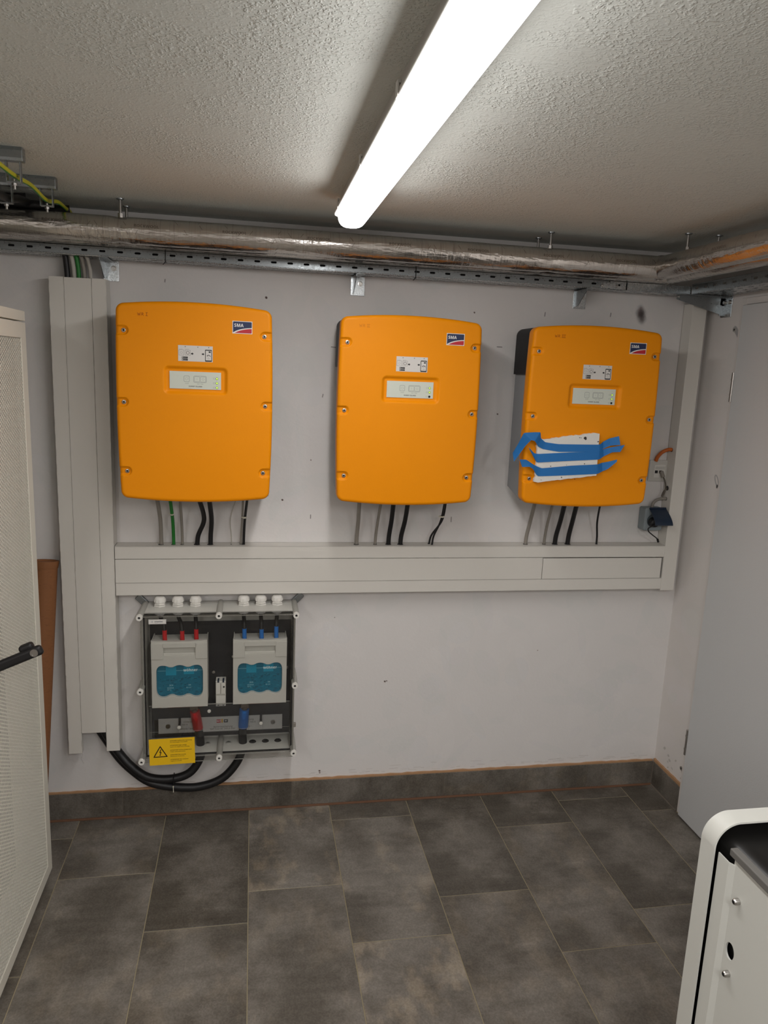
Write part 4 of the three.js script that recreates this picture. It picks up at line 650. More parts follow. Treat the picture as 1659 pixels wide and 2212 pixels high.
  for (const [n, xt, xb, m] of [['red', 0.402, 0.42, M.red], ['blue', 0.578, 0.57, M.blue]]) {
    part(e, 'cable_lug', [box(xt - 0.014, xt + 0.014, 0.447, 0.482, 0.084, 0.09, 0.002), cyl([xt, 0.452, 0.086], [lerp(xt, xb, 0.3), 0.43, 0.084], 0.010, 14)], std({ color: 0x8a7a6c, metalness: 0.7, roughness: 0.4 }));
    const c = part(e, 'battery_lead', tube([[lerp(xt, xb, 0.2), 0.44, 0.085], [lerp(xt, xb, 0.6), 0.39, 0.08], [xb, 0.34, 0.068], [xb + 0.002, 0.2985, 0.06]], 0.0145, 20, 14), M.cableBlack);
    part(c, 'heat_shrink_sleeve', tube([[lerp(xt, xb, 0.15), 0.443, 0.0855], [lerp(xt, xb, 0.45), 0.41, 0.0825], [lerp(xt, xb, 0.72), 0.372, 0.076]], 0.0172, 12, 14), m, { label: n + ' heat shrink sleeve' });
  }
  // stickers
  const warn = std({ roughness: 0.5, map: canvasTex(768, 500, (g, w, h) => {
    g.fillStyle = '#f0c010'; g.fillRect(0, 0, w, h); g.strokeStyle = '#1c130a'; g.lineWidth = 17; g.lineJoin = 'round'; g.beginPath(); g.moveTo(186, 146); g.lineTo(296, 342); g.lineTo(76, 342); g.closePath(); g.stroke();
    g.fillStyle = '#1c130a'; g.beginPath(); g.moveTo(190, 198); g.lineTo(166, 268); g.lineTo(186, 264); g.lineTo(176, 306); g.lineTo(166, 300); g.lineTo(178, 326); g.lineTo(196, 306); g.lineTo(187, 306); g.lineTo(208, 246); g.lineTo(187, 252); g.lineTo(204, 198); g.fill();
    const L = [['ACHTUNG! Gefährliche Spannung', 'Vor Arbeitsbeginn freischalten'], ['ATTENTION! High voltage', 'Isolate the supply before working'], ['ATTENTION! Tension dangereuse', 'Couper avant intervention'], ['ATENCIÓN! Alta tensión', 'Desconectar la corriente'], ['ATTENZIONE! Alta tensione', 'Togliere la corrente']];
    L.forEach((p, i) => { g.font = 'bold 23px sans-serif'; g.fillText(p[0], 352, 56 + i * 90, 392); g.font = 'bold 20px sans-serif'; g.fillText(p[1], 352, 84 + i * 90, 380); });
  }) });
  const yw = sticker(0, 0.151, 0, 0.0965, zl + 0.0002, 0.0006); yw.rotateZ(0.018); yw.translate(0.2605, 0.2905, 0);
  part(lid, 'warning_sticker', yw, warn, { uv: true, label: 'yellow high voltage warning sticker' });
  const ew = std({ roughness: 0.5, map: canvasTex(256, 72, (g, w, h) => { g.fillStyle = '#dedbd6'; g.fillRect(0, 0, w, h); g.fillStyle = '#2a3140'; g.font = 'italic bold 32px sans-serif'; g.fillText('enwitec', 84, 44); g.strokeStyle = '#5a6070'; g.lineWidth = 3; g.beginPath(); g.arc(52, 36, 10, 0, 7); g.stroke(); g.font = '10px sans-serif'; g.fillText('electronic', 90, 60); }) });
  part(lid, 'maker_sticker', sticker(0.266, 0.322, 0.798, 0.814, zl + 0.0002, 0.0005), ew, { uv: true });
}
// two thick battery cables that hang in a loop from the enclosure to the upright duct
{
  const z = 0.062;
  const run = (name, label, pts) => { const o = T('battery_cable', label, 'cable', pts[0], 'thick black battery cables'); part(o, 'sheath', tube(pts, 0.0148, 60, 16), M.cableBlack); return o; };
  run('a', 'upper thick black cable looping from the enclosure into the upright duct', [[0.425, 0.297, 0.06], [0.42, 0.25, z], [0.385, 0.196, z + 0.002], [0.325, 0.176, z + 0.004], [0.238, 0.187, z + 0.004], [0.18, 0.228, 0.056], [0.143, 0.266, 0.042], [0.112, 0.315, 0.038], [0.088, 0.37, 0.038], [0.07, 0.5, 0.038]]);
  const b = run('b', 'lower thick black cable hanging in the wider loop under the enclosure', [[0.573, 0.297, 0.06], [0.556, 0.235, z], [0.5, 0.168, z + 0.004], [0.42, 0.14, z + 0.006], [0.335, 0.143, z + 0.006], [0.245, 0.166, z + 0.002], [0.182, 0.205, 0.045], [0.136, 0.245, 0.026], [0.1, 0.3, 0.018], [0.055, 0.39, 0.0175], [0.04, 0.5, 0.0175]]);
  const t = T('cable_tie', 'black cable tie with a pale tail around the two battery cables', 'cable tie', [0.328, 0.125, 0.067]);
  part(t, 'band', [box(0.3262, 0.3292, 0.131, 0.188, 0.0835, 0.0855, 0.001), box(0.3262, 0.3292, 0.131, 0.188, 0.046, 0.048, 0.001), box(0.3262, 0.3292, 0.131, 0.1325, 0.046, 0.0855, 0.0006), box(0.3262, 0.3292, 0.1865, 0.188, 0.046, 0.0855, 0.0006)], M.black);
  part(t, 'tail', [box(0.3255, 0.3300, 0.153, 0.159, 0.085, 0.0885, 0.001), cyl([0.3278, 0.154, 0.088], [0.329, 0.139, 0.096], 0.0013, 6)], M.tie);
}

// ---------------------------------------------------------------- sockets in the corner
{
  const n = T('network_socket', 'cream double network socket beside the right inverter', 'socket', [2.122, 1.275, 0]);
  part(n, 'frame_plate', box(2.083, 2.163, 1.275, 1.356, 0, 0.009, 0.003), M.plasticLight);
  part(n, 'insert', box(2.103, 2.149, 1.29, 1.339, 0.006, 0.0105, 0.0015), M.plasticWhite);
  part(n, 'label_field', [box(2.108, 2.147, 1.321, 1.332, 0.0105, 0.0112, 0.0003)], M.plasticLight);
  for (const x of [2.1125, 2.13]) part(n, 'port', box(x - 0.006, x + 0.006, 1.306, 1.317, 0.0096, 0.0108), M.black);
  const p = T('network_cable', 'short grey network cable plugged into the network socket', 'cable', [2.134, 1.2, 0.03]);
  const plug = box(-0.0062, 0.0062, -0.013, 0.012, -0.0045, 0.006, 0.002); plug.rotateX(-0.5); plug.rotateZ(0.12); plug.translate(2.132, 1.304, 0.02);
  part(p, 'plug', plug, M.cableGrey);
  part(p, 'sheath', tube([[2.134, 1.297, 0.024], [2.14, 1.275, 0.034], [2.1425, 1.25, 0.036], [2.138, 1.227, 0.034], [2.1335, 1.219, 0.032], [2.137, 1.232, 0.03], [2.147, 1.246, 0.029], [2.158, 1.253, 0.028]], 0.0029, 50, 10), std({ color: 0x5e574c, roughness: 0.5 }));
  const o = T('conduit_cable', 'orange cable bending from the corner duct into the network socket', 'cable', [2.11, 1.356, 0.012]);
  part(o, 'sheath', [tube([[2.157, 1.399, 0.028], [2.143, 1.399, 0.027], [2.124, 1.389, 0.02], [2.1105, 1.37, 0.013], [2.106, 1.352, 0.009]], 0.0068, 24, 12)], M.cableOrange);
  const g = T('socket_cable', 'short grey cable bending from the corner duct into the power socket', 'cable', [2.1, 1.183, 0.02]);
  part(g, 'sheath', tube([[2.158, 1.211, 0.028], [2.14, 1.212, 0.028], [2.118, 1.206, 0.027], [2.105, 1.193, 0.026], [2.102, 1.177, 0.026]], 0.0055, 24, 12), M.cableGrey);
  const s = T('power_socket', 'grey surface socket with dark blue flap lifted by a plug', 'socket', [2.089, 1.09, 0]);
  const bx = [2.064, 2.14, 1.09, 1.178];
  part(s, 'case', [box(bx[0], bx[1], bx[2], bx[3], 0, 0.048, 0.006)], M.greyBox);
  part(s, 'well', lathe([[0, 0], [0.021, 0], [0.026, 0.005], [0.026, 0.007], [0, 0.007]], 24, [2.1, 1.13, 0.044], [0, 0, 1]), std({ color: 0x4d565a, roughness: 0.5 }));
  // curved flap hinged at the top edge
  const P = [], I = [], N = 12; for (let i = 0; i <= N; i++) { const t = i / N, y = 1.177 - 0.052 * t - 0.003 * t * t, z = 0.05 + 0.052 * Math.sin(t * 1.45), k = lerp(0.034, 0.036, t); for (const [x, o] of [[-k, 0], [k, 0], [k, -0.0025], [-k, -0.0025]]) P.push(2.1125 + x + 0.003 * t, y + o * 0.6, z + o); }
  for (let i = 0; i < N; i++) for (let j = 0; j < 4; j++) { const a = i * 4 + j, b = i * 4 + (j + 1) % 4; I.push(a, b, b + 4, a, b + 4, a + 4); } I.push(0, 2, 1, 0, 3, 2, N * 4, N * 4 + 1, N * 4 + 2, N * 4, N * 4 + 2, N * 4 + 3);
  const fg = new THREE.BufferGeometry(); fg.setAttribute('position', new THREE.Float32BufferAttribute(P, 3)); fg.setIndex(I); fg.setAttribute('uv', new THREE.Float32BufferAttribute(new Float32Array(P.length / 3 * 2), 2)); fg.computeVertexNormals();
  const fl = part(s, 'flap', clean(creased(fg, 0.6)), M.navy, { label: 'dark blue flap held open' });
  part(fl, 'hinge', cyl([2.08, 1.178, 0.05], [2.145, 1.178, 0.05], 0.0035, 12), M.navy);
  const q = T('power_plug', 'black plug with thin lead under the blue socket flap', 'plug', [2.08, 1.07, 0.05]);
  part(q, 'plug_body', lathe([[0, 0.0], [0.018, 0.0], [0.0185, 0.012], [0.015, 0.026], [0.008, 0.03], [0, 0.03]], 20, [2.0955, 1.126, 0.051], [-0.12, -0.05, 1]), M.black);
  part(q, 'lead', tube([[2.088, 1.12, 0.078], [2.073, 1.116, 0.088], [2.061, 1.107, 0.086], [2.067, 1.095, 0.08], [2.088, 1.08, 0.072], [2.113, 1.064, 0.064], [2.121, 1.055, 0.06]], 0.0023, 50, 10), M.cableBlack);
  part(q, 'connector', cyl([2.118, 1.06, 0.062], [2.124, 1.049, 0.059], 0.0042, 12), M.black);
}

// ---------------------------------------------------------------- cable tray with wall brackets
{
  const slotRail = (len, off, pitch, yh) => { const s = new THREE.Shape(); s.moveTo(0, 0); s.lineTo(len, 0); s.lineTo(len, yh); s.lineTo(0, yh); s.closePath(); for (let x = off; x + 0.012 < len; x += pitch) if (x > 0.012) s.holes.push(rrectPath(x - 0.009, yh * 0.48, 0.018, 0.0066, 0.003)); return new THREE.ExtrudeGeometry(s, { depth: 0.0014, bevelEnabled: false, curveSegments: 4 }); };
  const slotPlate = (len, off, pitch, wd) => { const s = new THREE.Shape(); s.moveTo(0, 0); s.lineTo(len, 0); s.lineTo(len, wd); s.lineTo(0, wd); s.closePath(); for (let x = off; x + 0.02 < len; x += pitch) for (const [k, d] of [[0.2, 0], [0.5, 0.5], [0.8, 0]]) { const c = x + d * pitch; if (c > 0.02 && c + 0.02 < len) s.holes.push(rrectPath(c - 0.014, wd * k - 0.0035, 0.028, 0.007, 0.003)); } return new THREE.ExtrudeGeometry(s, { depth: 0.0014, bevelEnabled: false, curveSegments: 3 }); };
  const y = 1.957, zf = 0.076, zbk = 0.006, hh = 0.028, xs = X0 + 0.002, p = 0.0523, off = (-0.123 - xs) % p;
  const t = T('cable_tray', 'perforated galvanised cable tray along the back wall under the foil pipes', 'cable tray', [0.5, y, 0.04]);
  const xe = 1.816, len = xe - xs;
  const fr = slotRail(len, off, p, hh); fr.translate(xs, y, zf - 0.0014);
  part(t, 'front_rail', [fr, cyl([xs, y + hh, zf - 0.002], [xe, y + hh, zf - 0.002], 0.002, 8)], M.zincDull);
  part(t, 'back_rail', box(xs, 2.135, y, y + hh, zbk - 0.0014, zbk), M.zincDull);
  const bp = slotPlate(2.13 - xs, off, p, zf - zbk); bp.applyMatrix4(M4([1, 0, 0], [0, 0, 1], [0, -1, 0], [xs, y + 0.0014, zbk]));
  part(t, 'base_plate', bp, M.zinc);
  part(t, 'rolled_edge', cyl([xs, y + 0.002, zf - 0.002], [xe, y + 0.002, zf - 0.002], 0.0028, 10), M.zinc);
  const f2 = slotRail(0.06, 0.03, p, hh); f2.translate(xe + 0.004, y, zf - 0.0014);
  part(t, 'front_rail', [f2, box(1.885, 2.13, y, y + hh, zf - 0.0014, zf)], M.zinc, { label: 'short plain front rail by the corner' });
  part(t, 'coupler', box(1.786, 1.85, y + 0.004, y + 0.024, zf + 0.0002, zf + 0.0018, 0.0006), M.zinc);
  for (const x of [1.79, 1.845]) part(t, 'coupler_bolt', lathe([[0, 0], [0.0055, 0], [0.0045, 0.003], [0, 0.0035]], 12, [x, y + 0.013, zf + 0.0018], [0, 0, 1]), M.steel);
  // second tray along the right wall
  const r = T('cable_tray', 'perforated cable tray running along the right wall towards the camera', 'cable tray', [2.19, y, 1.5]), xr = 2.13, z0 = 0.08, L = Z1 - 0.1 - z0;
  const rr = slotRail(L, 0.03, p, 0.034); rr.applyMatrix4(M4([0, 0, 1], [0, 1, 0], [-1, 0, 0], [xr + 0.0014, y, z0]));
  part(r, 'front_rail', [rr, cyl([xr, y + 0.034, z0], [xr, y + 0.034, z0 + L], 0.002, 8)], M.zincDull);
  const rp = slotPlate(L, 0.03, p, 2.248 - xr); rp.applyMatrix4(M4([0, 0, 1], [1, 0, 0], [0, 1, 0], [xr, y, z0]));
  part(r, 'base_plate', rp, M.zinc);
  part(r, 'back_rail', box(2.248, 2.2494, y, y + 0.034, z0, z0 + L), M.zincDull);
  part(r, 'rolled_edge', cyl([xr + 0.002, y + 0.002, z0], [xr + 0.002, y + 0.002, z0 + L], 0.0026, 10), M.zinc);
  // brackets on the back wall
  const bracket = (x, label) => {
    const b = T('tray_bracket', label, 'bracket', [x, 1.893, 0], 'cable tray wall brackets');
    part(b, 'wall_plate', [box(x - 0.024, x + 0.024, 1.893, 1.9555, 0.0005, 0.003, 0.001)], M.zinc);
    const arm = ext([[0.003, 1.9], [0.003, 1.9545], [0.095, 1.9545], [0.095, 1.946], [0.03, 1.9]], 0.002); arm.applyMatrix4(M4([0, 0, 1], [0, 1, 0], [-1, 0, 0], [0, 0, 0]).setPosition(x - 0.016, 0, 0)); 
    part(b, 'arm', [arm, box(x - 0.018, x + 0.006, 1.9525, 1.9555, 0.003, 0.095, 0.0008)], M.zincDull);
    part(b, 'bolt', [lathe([[0, 0], [0.0085, 0], [0.0085, 0.0015], [0.0055, 0.0018], [0.0055, 0.006], [0, 0.006]], 14, [x + 0.008, 1.9325, 0.003], [0, 0, 1])], M.steel);
    return b;
  };
  bracket(0.15, 'tray bracket above the wide upright duct, first from the left'); bracket(0.945, 'tray bracket above the gap left of the middle inverter'); bracket(1.745, 'tray bracket above the right orange inverter');
  // bracket on the right wall
  const b = T('tray_bracket', 'tray bracket fixed to the right wall in the corner', 'bracket', [X1, 1.883, 0.11], 'cable tray wall brackets');
  part(b, 'wall_plate', [box(X1 - 0.003, X1 - 0.0005, 1.883, 1.9555, 0.082, 0.142, 0.001)], M.zinc);
  const arm = ext([[X1 - 0.003, 1.892], [X1 - 0.003, 1.955], [2.07, 1.955], [2.07, 1.937], [2.1, 1.93]].map(([a, c]) => [a, c]), 0.0025); arm.translate(0, 0, 0.088);
  part(b, 'arm', [arm, box(2.07, X1 - 0.003, 1.9525, 1.9555, 0.088, 0.112, 0.0008), box(X1 - 0.014, X1 - 0.003, 1.89, 1.95, 0.088, 0.0905)], M.zincDull);
  for (const z of [0.1, 0.128]) part(b, 'bolt', lathe([[0, 0], [0.008, 0], [0.008, 0.0015], [0.0055, 0.002], [0.0055, 0.006], [0, 0.006]], 14, [X1 - 0.003, 1.934, z], [-1, 0, 0]), M.steel);
  part(b, 'bolt', lathe([[0, 0], [0.005, 0], [0.004, 0.004], [0, 0.005]], 14, [2.076, 1.947, 0.0905], [0, 0, 1]), M.steel);
  // black ties round the front rail
  for (const [x, l] of [[0.326, 'black cable tie round the tray rail above the left inverter'], [1.128, 'black cable tie round the tray rail above the middle inverter']]) single('rail_tie', l, 'cable tie', [box(x - 0.0015, x + 0.0015, y - 0.003, y + hh + 0.006, zf, zf + 0.002), box(x - 0.0015, x + 0.0015, y - 0.004, y - 0.002, zf - 0.02, zf + 0.002), cyl([x, y - 0.003, zf], [x - 0.008, y - 0.011, zf - 0.004], 0.0012, 6)], M.black);
}
// cables dropping from the tray into the top of the upright duct
{
  const drop = (x, r, m, label, dx = 0.01) => { const o = T('drop_cable', label, 'cable', [x, 1.86, 0.035], 'cables dropping into the upright duct'); part(o, 'sheath', tube([[x - dx * 4, 1.972, 0.05], [x - dx, 1.962, 0.044], [x, 1.93, 0.038], [x + 0.002, 1.86, 0.034]], r, 20, 12), m); };
  drop(0.024, 0.0085, M.cableBlack, 'thick black cable entering the upright duct top, leftmost of the bundle', 0.004);
  drop(0.044, 0.0068, M.cableWhite, 'white cable entering the top of the upright duct', 0.006);
  drop(0.058, 0.0062, M.cableGreen, 'green cable entering the top of the upright duct', 0.006);
  drop(0.074, 0.0062, M.cableGrey, 'grey cable entering the upright duct right of the green one', 0.008);
  drop(0.0925, 0.0062, M.cableWhite, 'pale cable entering the upright duct, rightmost of the bundle', 0.01);
}

// ---------------------------------------------------------------- foil-wrapped heating pipes
{
  const YP = 2.02;
  function foilPipe(zb, xr, R, y, label, sd) {
    const path = [], a = 0.022, seg = [];
    const c = new THREE.CurvePath();
    c.add(new THREE.LineCurve3(V(X0 + 0.003, y, zb), V(xr - a, y, zb)));
    c.add(new THREE.QuadraticBezierCurve3(V(xr - a, y, zb), V(xr, y, zb), V(xr, y, zb + a)));
    c.add(new THREE.LineCurve3(V(xr, y, zb + a), V(xr, y, Z1 - 0.003)));
    const L = c.getLength(), N = 900, RA = 36, P = [], U = [], I = [];
    const nz = noiseField(1024, 64, 64, 8, 3, sd, 0.6);
    for (let i = 0; i <= N; i++) {
      const p = c.getPointAt(i / N), tg = c.getTangentAt(i / N), right = V(tg.z, 0, -tg.x).normalize();
      const up = V(0, 1, 0);
      let clampN = 0; for (const cx of [0.215, 1.541]) clampN = Math.max(clampN, Math.exp(-(((p.x - cx) / 0.02) ** 2)) * (tg.x > 0.9 ? 1 : 0));
      for (let j = 0; j <= RA; j++) {
        const th = j / RA * Math.PI * 2, n = nz[(j % RA * 64 / RA | 0) * 1024 + (i * 1024 / N | 0) % 1024] - 0.5;
        const r = R + n * (0.0026 + 0.006 * clampN) - 0.002 * clampN;
        const q = p.clone().addScaledVector(right, Math.cos(th) * r).addScaledVector(up, Math.sin(th) * r);
        P.push(q.x, q.y, q.z); U.push(i / N * L, 1 - j / RA);
      }
    }
    for (let i = 0; i < N; i++) for (let j = 0; j < RA; j++) { const k = i * (RA + 1) + j; I.push(k, k + RA + 1, k + 1, k + 1, k + RA + 1, k + RA + 2); }
    const g = new THREE.BufferGeometry(); g.setAttribute('position', new THREE.Float32BufferAttribute(P, 3)); g.setAttribute('uv', new THREE.Float32BufferAttribute(U, 2)); g.setIndex(I); g.computeVertexNormals();
    const o = T('foil_pipe', label, 'pipe', [0.5, y - R, zb]);
    part(o, 'insulation', g, M.foil, { uv: true });
    // tape over the mitred bend
    const b = new THREE.TorusGeometry(R + 0.0012, 0.0015, 6, 36); b.rotateY(Math.PI / 4 + Math.PI / 2); b.scale(1.06, 1, 1.06); b.translate(xr - 0.006, y, zb + 0.006);
    part(o, 'bend_tape', b, M.foilTape);
    return o;
  }
  foilPipe(0.2, 1.935, 0.038, YP, 'front foil-wrapped insulated pipe under the ceiling', 401);
  foilPipe(0.088, 2.035, 0.0355, YP + 0.002, 'rear foil-wrapped insulated pipe, half hidden behind the front one', 402);
  const hang = [[0.215, 0.2, 'ceiling pipe hanger above the left inverter, front of a pair'], [0.215, 0.09, 'ceiling pipe hanger above the left inverter, rear of a pair'], [1.541, 0.09, 'ceiling pipe hanger above the right inverter, rear of a pair'], [1.541, 0.2, 'ceiling pipe hanger above the right inverter, front of a pair'], [1.935, 0.345, 'ceiling pipe hanger over the right wall pipes, left one'], [2.035, 0.353, 'ceiling pipe hanger over the right wall pipes, right one']];
  for (const [x, z, l] of hang) {
    const h = T('pipe_hanger', l, 'pipe hanger', [x, YP + 0.03, z], 'pipe hangers under the ceiling');
    part(h, 'threaded_rod', cyl([x, YP + 0.03, z], [x, CEIL, z], 0.0042, 12), M.steel);
    part(h, 'ceiling_washer', lathe([[0, 0], [0.011, 0], [0.0105, 0.003], [0.006, 0.005], [0, 0.005]], 18, [x, CEIL, z], [0, -1, 0]), M.zincDull);
    part(h, 'clamp_nut', lathe([[0, 0], [0.008, 0], [0.008, 0.012], [0, 0.012]], 6, [x, YP + 0.034, z], [0, 1, 0]), M.steel);
  }
}
// strut rails with cable clips at the upper left
{
  const rail = (z, xe, label) => {
    const s = T('strut_rail', label, 'strut rail', [xe - 0.3, CEIL - 0.0295, z], 'strut rails under the ceiling at the upper left');
    const c = ext([[-0.0105, 0], [0.0105, 0], [0.0125, 0.006], [0.0125, 0.022], [0.0105, 0.0295], [-0.0105, 0.0295], [-0.0125, 0.022], [-0.0125, 0.006]], 0.9, 0.002); c.applyMatrix4(M4([0, 0, -1], [0, 1, 0], [1, 0, 0], [xe - 0.9, CEIL - 0.0295, z]));
    part(s, 'channel', c, M.zincDull);
  };
  rail(0.67, 0.088, 'nearer grey strut rail under the ceiling at the upper left'); rail(0.4, 0.092, 'further grey strut rail under the ceiling at the upper left');
  const clip = (x, z, label) => {
    const c = T('cable_clip', label, 'cable clip', [x, 2.025, z], 'cable clips hanging from the strut rails');
    part(c, 'hook', [box(x - 0.016, x - 0.0135, 2.036, CEIL - 0.029, z - 0.008, z + 0.008, 0.0008), box(x + 0.0135, x + 0.016, 2.036, CEIL - 0.029, z - 0.008, z + 0.008, 0.0008), box(x - 0.016, x + 0.016, 2.034, 2.0365, z - 0.008, z + 0.008, 0.0008)], M.zincDull);
    part(c, 'bolt', [cyl([x, 2.02, z], [x, 2.042, z], 0.0035, 10), lathe([[0, 0], [0.006, 0], [0.006, 0.005], [0, 0.005]], 6, [x, 2.028, z], [0, 1, 0])], M.steel);
  };
  clip(0.06, 0.66, 'cable clip on the nearer strut rail'); clip(0.064, 0.4, 'cable clip at the end of the further strut rail'); clip(-0.035, 0.4, 'cable clip on the further strut rail, left of the other one');
  const yg = T('earth_cable', 'yellow-green earth cable passing through the ceiling clips', 'cable', [0.06, 2.05, 0.5]);
  part(yg, 'sheath', tube([[0.066, 2.06, 2.0], [0.064, 2.054, 1.2], [0.062, 2.049, 0.67], [0.061, 2.058, 0.53], [0.063, 2.05, 0.4], [0.062, 2.07, 0.28], [0.055, 2.076, 0.16], [0.05, 2.078, 0.07], [0.045, 2.05, 0.026], [0.03, 2.0, 0.024]], 0.0052, 140, 12), M.cableYG);
  const strip = []; for (const s of [0.0035]) strip.push(tube([[0.066, 2.06 - s, 2.0], [0.064, 2.054 - s, 1.2], [0.062, 2.049 - s, 0.67], [0.061, 2.058 - s, 0.53], [0.063, 2.05 - s, 0.4], [0.062, 2.07 - s, 0.28], [0.055, 2.076 - s, 0.16], [0.05, 2.078 - s, 0.075]], 0.0026, 120, 8));
  part(yg, 'green_stripe', strip, M.cableGreen);
  const bk = T('black_cable', 'thick black cable in the left clip of the further strut rail', 'cable', [-0.035, 2.045, 0.5]);
  part(bk, 'sheath', tube([[-0.036, 2.052, 2.0], [-0.035, 2.05, 0.9], [-0.035, 2.048, 0.4], [-0.034, 2.068, 0.29], [-0.036, 2.076, 0.2], [-0.04, 2.076, 0.075], [-0.042, 2.05, 0.03], [-0.05, 1.995, 0.026]], 0.0105, 90, 12), M.cableBlack);
}

// black cables lying on the pipes in the upper left corner, and cables in the tray
{
  const lay = (label, zz, y, xe) => { const o = T('black_cable', label, 'cable', [-0.3, y - 0.012, zz], 'black cables above the foil pipes'); part(o, 'sheath', tube([[X0 + 0.01, y, zz], [-0.5, y + 0.003, zz], [-0.12, y, zz], [xe - 0.05, y - 0.001, zz - 0.008], [xe, y + 0.004, zz - 0.02]], 0.0125, 60, 12), M.cableBlack); };
  lay('black cable lying on the foil pipes in the upper left corner, foremost', 0.262, 2.078, -0.03); lay('black cable lying on the foil pipes in the upper left corner, middle', 0.205, 2.0735, 0.03); lay('black cable lying on the foil pipes in the upper left corner, nearest the wall', 0.15, 2.074, 0.06);
  const tr = (label, zz, r, m, y) => { const o = T('tray_cable', label, 'cable', [0.6, y - r, zz], 'cables lying in the cable tray'); part(o, 'sheath', tube([[X0 + 0.01, y, zz], [-0.4, y + 0.001, zz + 0.002], [0.5, y, zz - 0.002], [1.2, y, zz + 0.002], [2.1, y, zz]], r, 60, 10), m); };
  tr('black cable lying in the wall tray just behind the front rail', 0.062, 0.0105, M.cableBlack, 1.9695); tr('black cable lying in the wall tray near the wall', 0.037, 0.0105, M.cableBlack, 1.9695);
}

// ---------------------------------------------------------------- server rack with perforated door
{
  const xf = -0.035, z0 = 0.288, z1 = 0.888, yt = 1.771, dpt = 0.62;
  const r = T('server_rack', 'tall cream server rack with perforated door at the left edge', 'cabinet', [xf - dpt / 2, 0, (z0 + z1) / 2]);
  const w = 0.012;
  part(r, 'cabinet_body', [box(xf - dpt, xf - 0.022, 0.012, yt, z0, z0 + w, 0.002), box(xf - dpt, xf - 0.022, 0.012, yt, z1 - w, z1, 0.002), box(xf - dpt, xf - dpt + w, 0.012, yt, z0, z1, 0.002), box(xf - dpt, xf, yt - 0.028, yt, z0, z1, 0.002), box(xf - dpt, xf - 0.022, 0.0, 0.02, z0, z1, 0.002)], M.rack);
  part(r, 'equipment', [box(xf - 0.5, xf - 0.09, 0.06, 1.7, z0 + 0.06, z1 - 0.06, 0.004)], M.rackDark);
  const b = 0.045, yb = 0.012, dt = yt - 0.0315, gy1 = 1.696, gy0 = 0.05;
  const d = part(r, 'door', [box(xf - 0.02, xf, yb, gy0, z0, z1, 0.0015), box(xf - 0.02, xf, gy1, dt, z0, z1, 0.0015), box(xf - 0.02, xf, gy0 - 0.002, gy1 + 0.002, z0, z0 + b, 0.0015), box(xf - 0.02, xf, gy0 - 0.002, gy1 + 0.002, z1 - b, z1, 0.0015)], M.rack);
  // honeycomb sheet: one small ring per hole
  const a = 0.0105, Ro = a / Math.sqrt(3), Ri = Ro * 0.72, th = 0.0014, P = [], I = [];
  for (let k = 0; k < 6; k++) { const t = k * Math.PI / 3, c = Math.cos(t), s = Math.sin(t); P.push(0, s * Ro, c * Ro, 0, s * Ri, c * Ri, -th, s * Ri, c * Ri, -th, s * Ro, c * Ro); }
  for (let k = 0; k < 6; k++) { const n = (k + 1) % 6; for (let q = 0; q < 3; q++) I.push(k * 4 + q, n * 4 + q + 1, n * 4 + q, k * 4 + q, k * 4 + q + 1, n * 4 + q + 1); }
  let hg = new THREE.BufferGeometry(); hg.setAttribute('position', new THREE.Float32BufferAttribute(P, 3)); hg.setIndex(I); hg = hg.toNonIndexed(); hg.computeVertexNormals(); metreUV(hg);
  const pos = []; let col = 0; for (let z = z0 + b - 0.004; z < z1 - b + 0.004; z += 1.5 * Ro, col++) for (let y = gy0 + (col % 2 ? a / 2 : 0); y < gy1; y += a) pos.push([y, z]);
  const im = new THREE.InstancedMesh(hg, M.rack2 || (M.rack2 = M.rack.clone()), pos.length), mt = new THREE.Matrix4(); M.rack2.side = THREE.DoubleSide;
  pos.forEach(([y, z], i) => im.setMatrixAt(i, mt.makeTranslation(xf - 0.002 - r.wpos.x, y - r.wpos.y, z - r.wpos.z)));
  im.name = 'perforated_sheet'; im.userData.kind = 'stuff'; shadows(im); d.add(im);
  // swing handle standing open
  const hp = part(r, 'handle_plate', box(xf, xf + 0.012, 0.84, 1.02, 0.782, 0.816, 0.004), M.black);
  const p0 = V(-0.03, 0.906, 0.8), p1 = V(0.1, 0.961, 0.8), dir = p1.clone().sub(p0).normalize(), up = V(-dir.y, dir.x, 0);
  const lev = new RoundedBoxGeometry(p0.distanceTo(p1) + 0.02, 0.025, 0.018, 4, 0.008); lev.applyMatrix4(M4(dir.toArray(), up.toArray(), [0, 0, 1], p0.clone().lerp(p1, 0.5).toArray()));
  const knob = new RoundedBoxGeometry(0.034, 0.02, 0.022, 4, 0.008); knob.applyMatrix4(M4(dir.toArray(), up.toArray(), [0, 0, 1], p1.clone().addScaledVector(dir, -0.026).addScaledVector(up, 0.014).add(V(0, 0, -0.012)).toArray()));
  const lv = part(r, 'door_handle', [lev, knob], M.black, { label: 'black swing handle standing open' });
  part(lv, 'lock_cylinder', lathe([[0, 0], [0.0095, 0], [0.009, 0.0018], [0.006, 0.0018], [0.0055, 0.001], [0, 0.001]], 22, p1.clone().addScaledVector(dir, -0.008).add(V(0, 0, 0.009)).toArray(), [0, 0, 1]), M.steel);
}
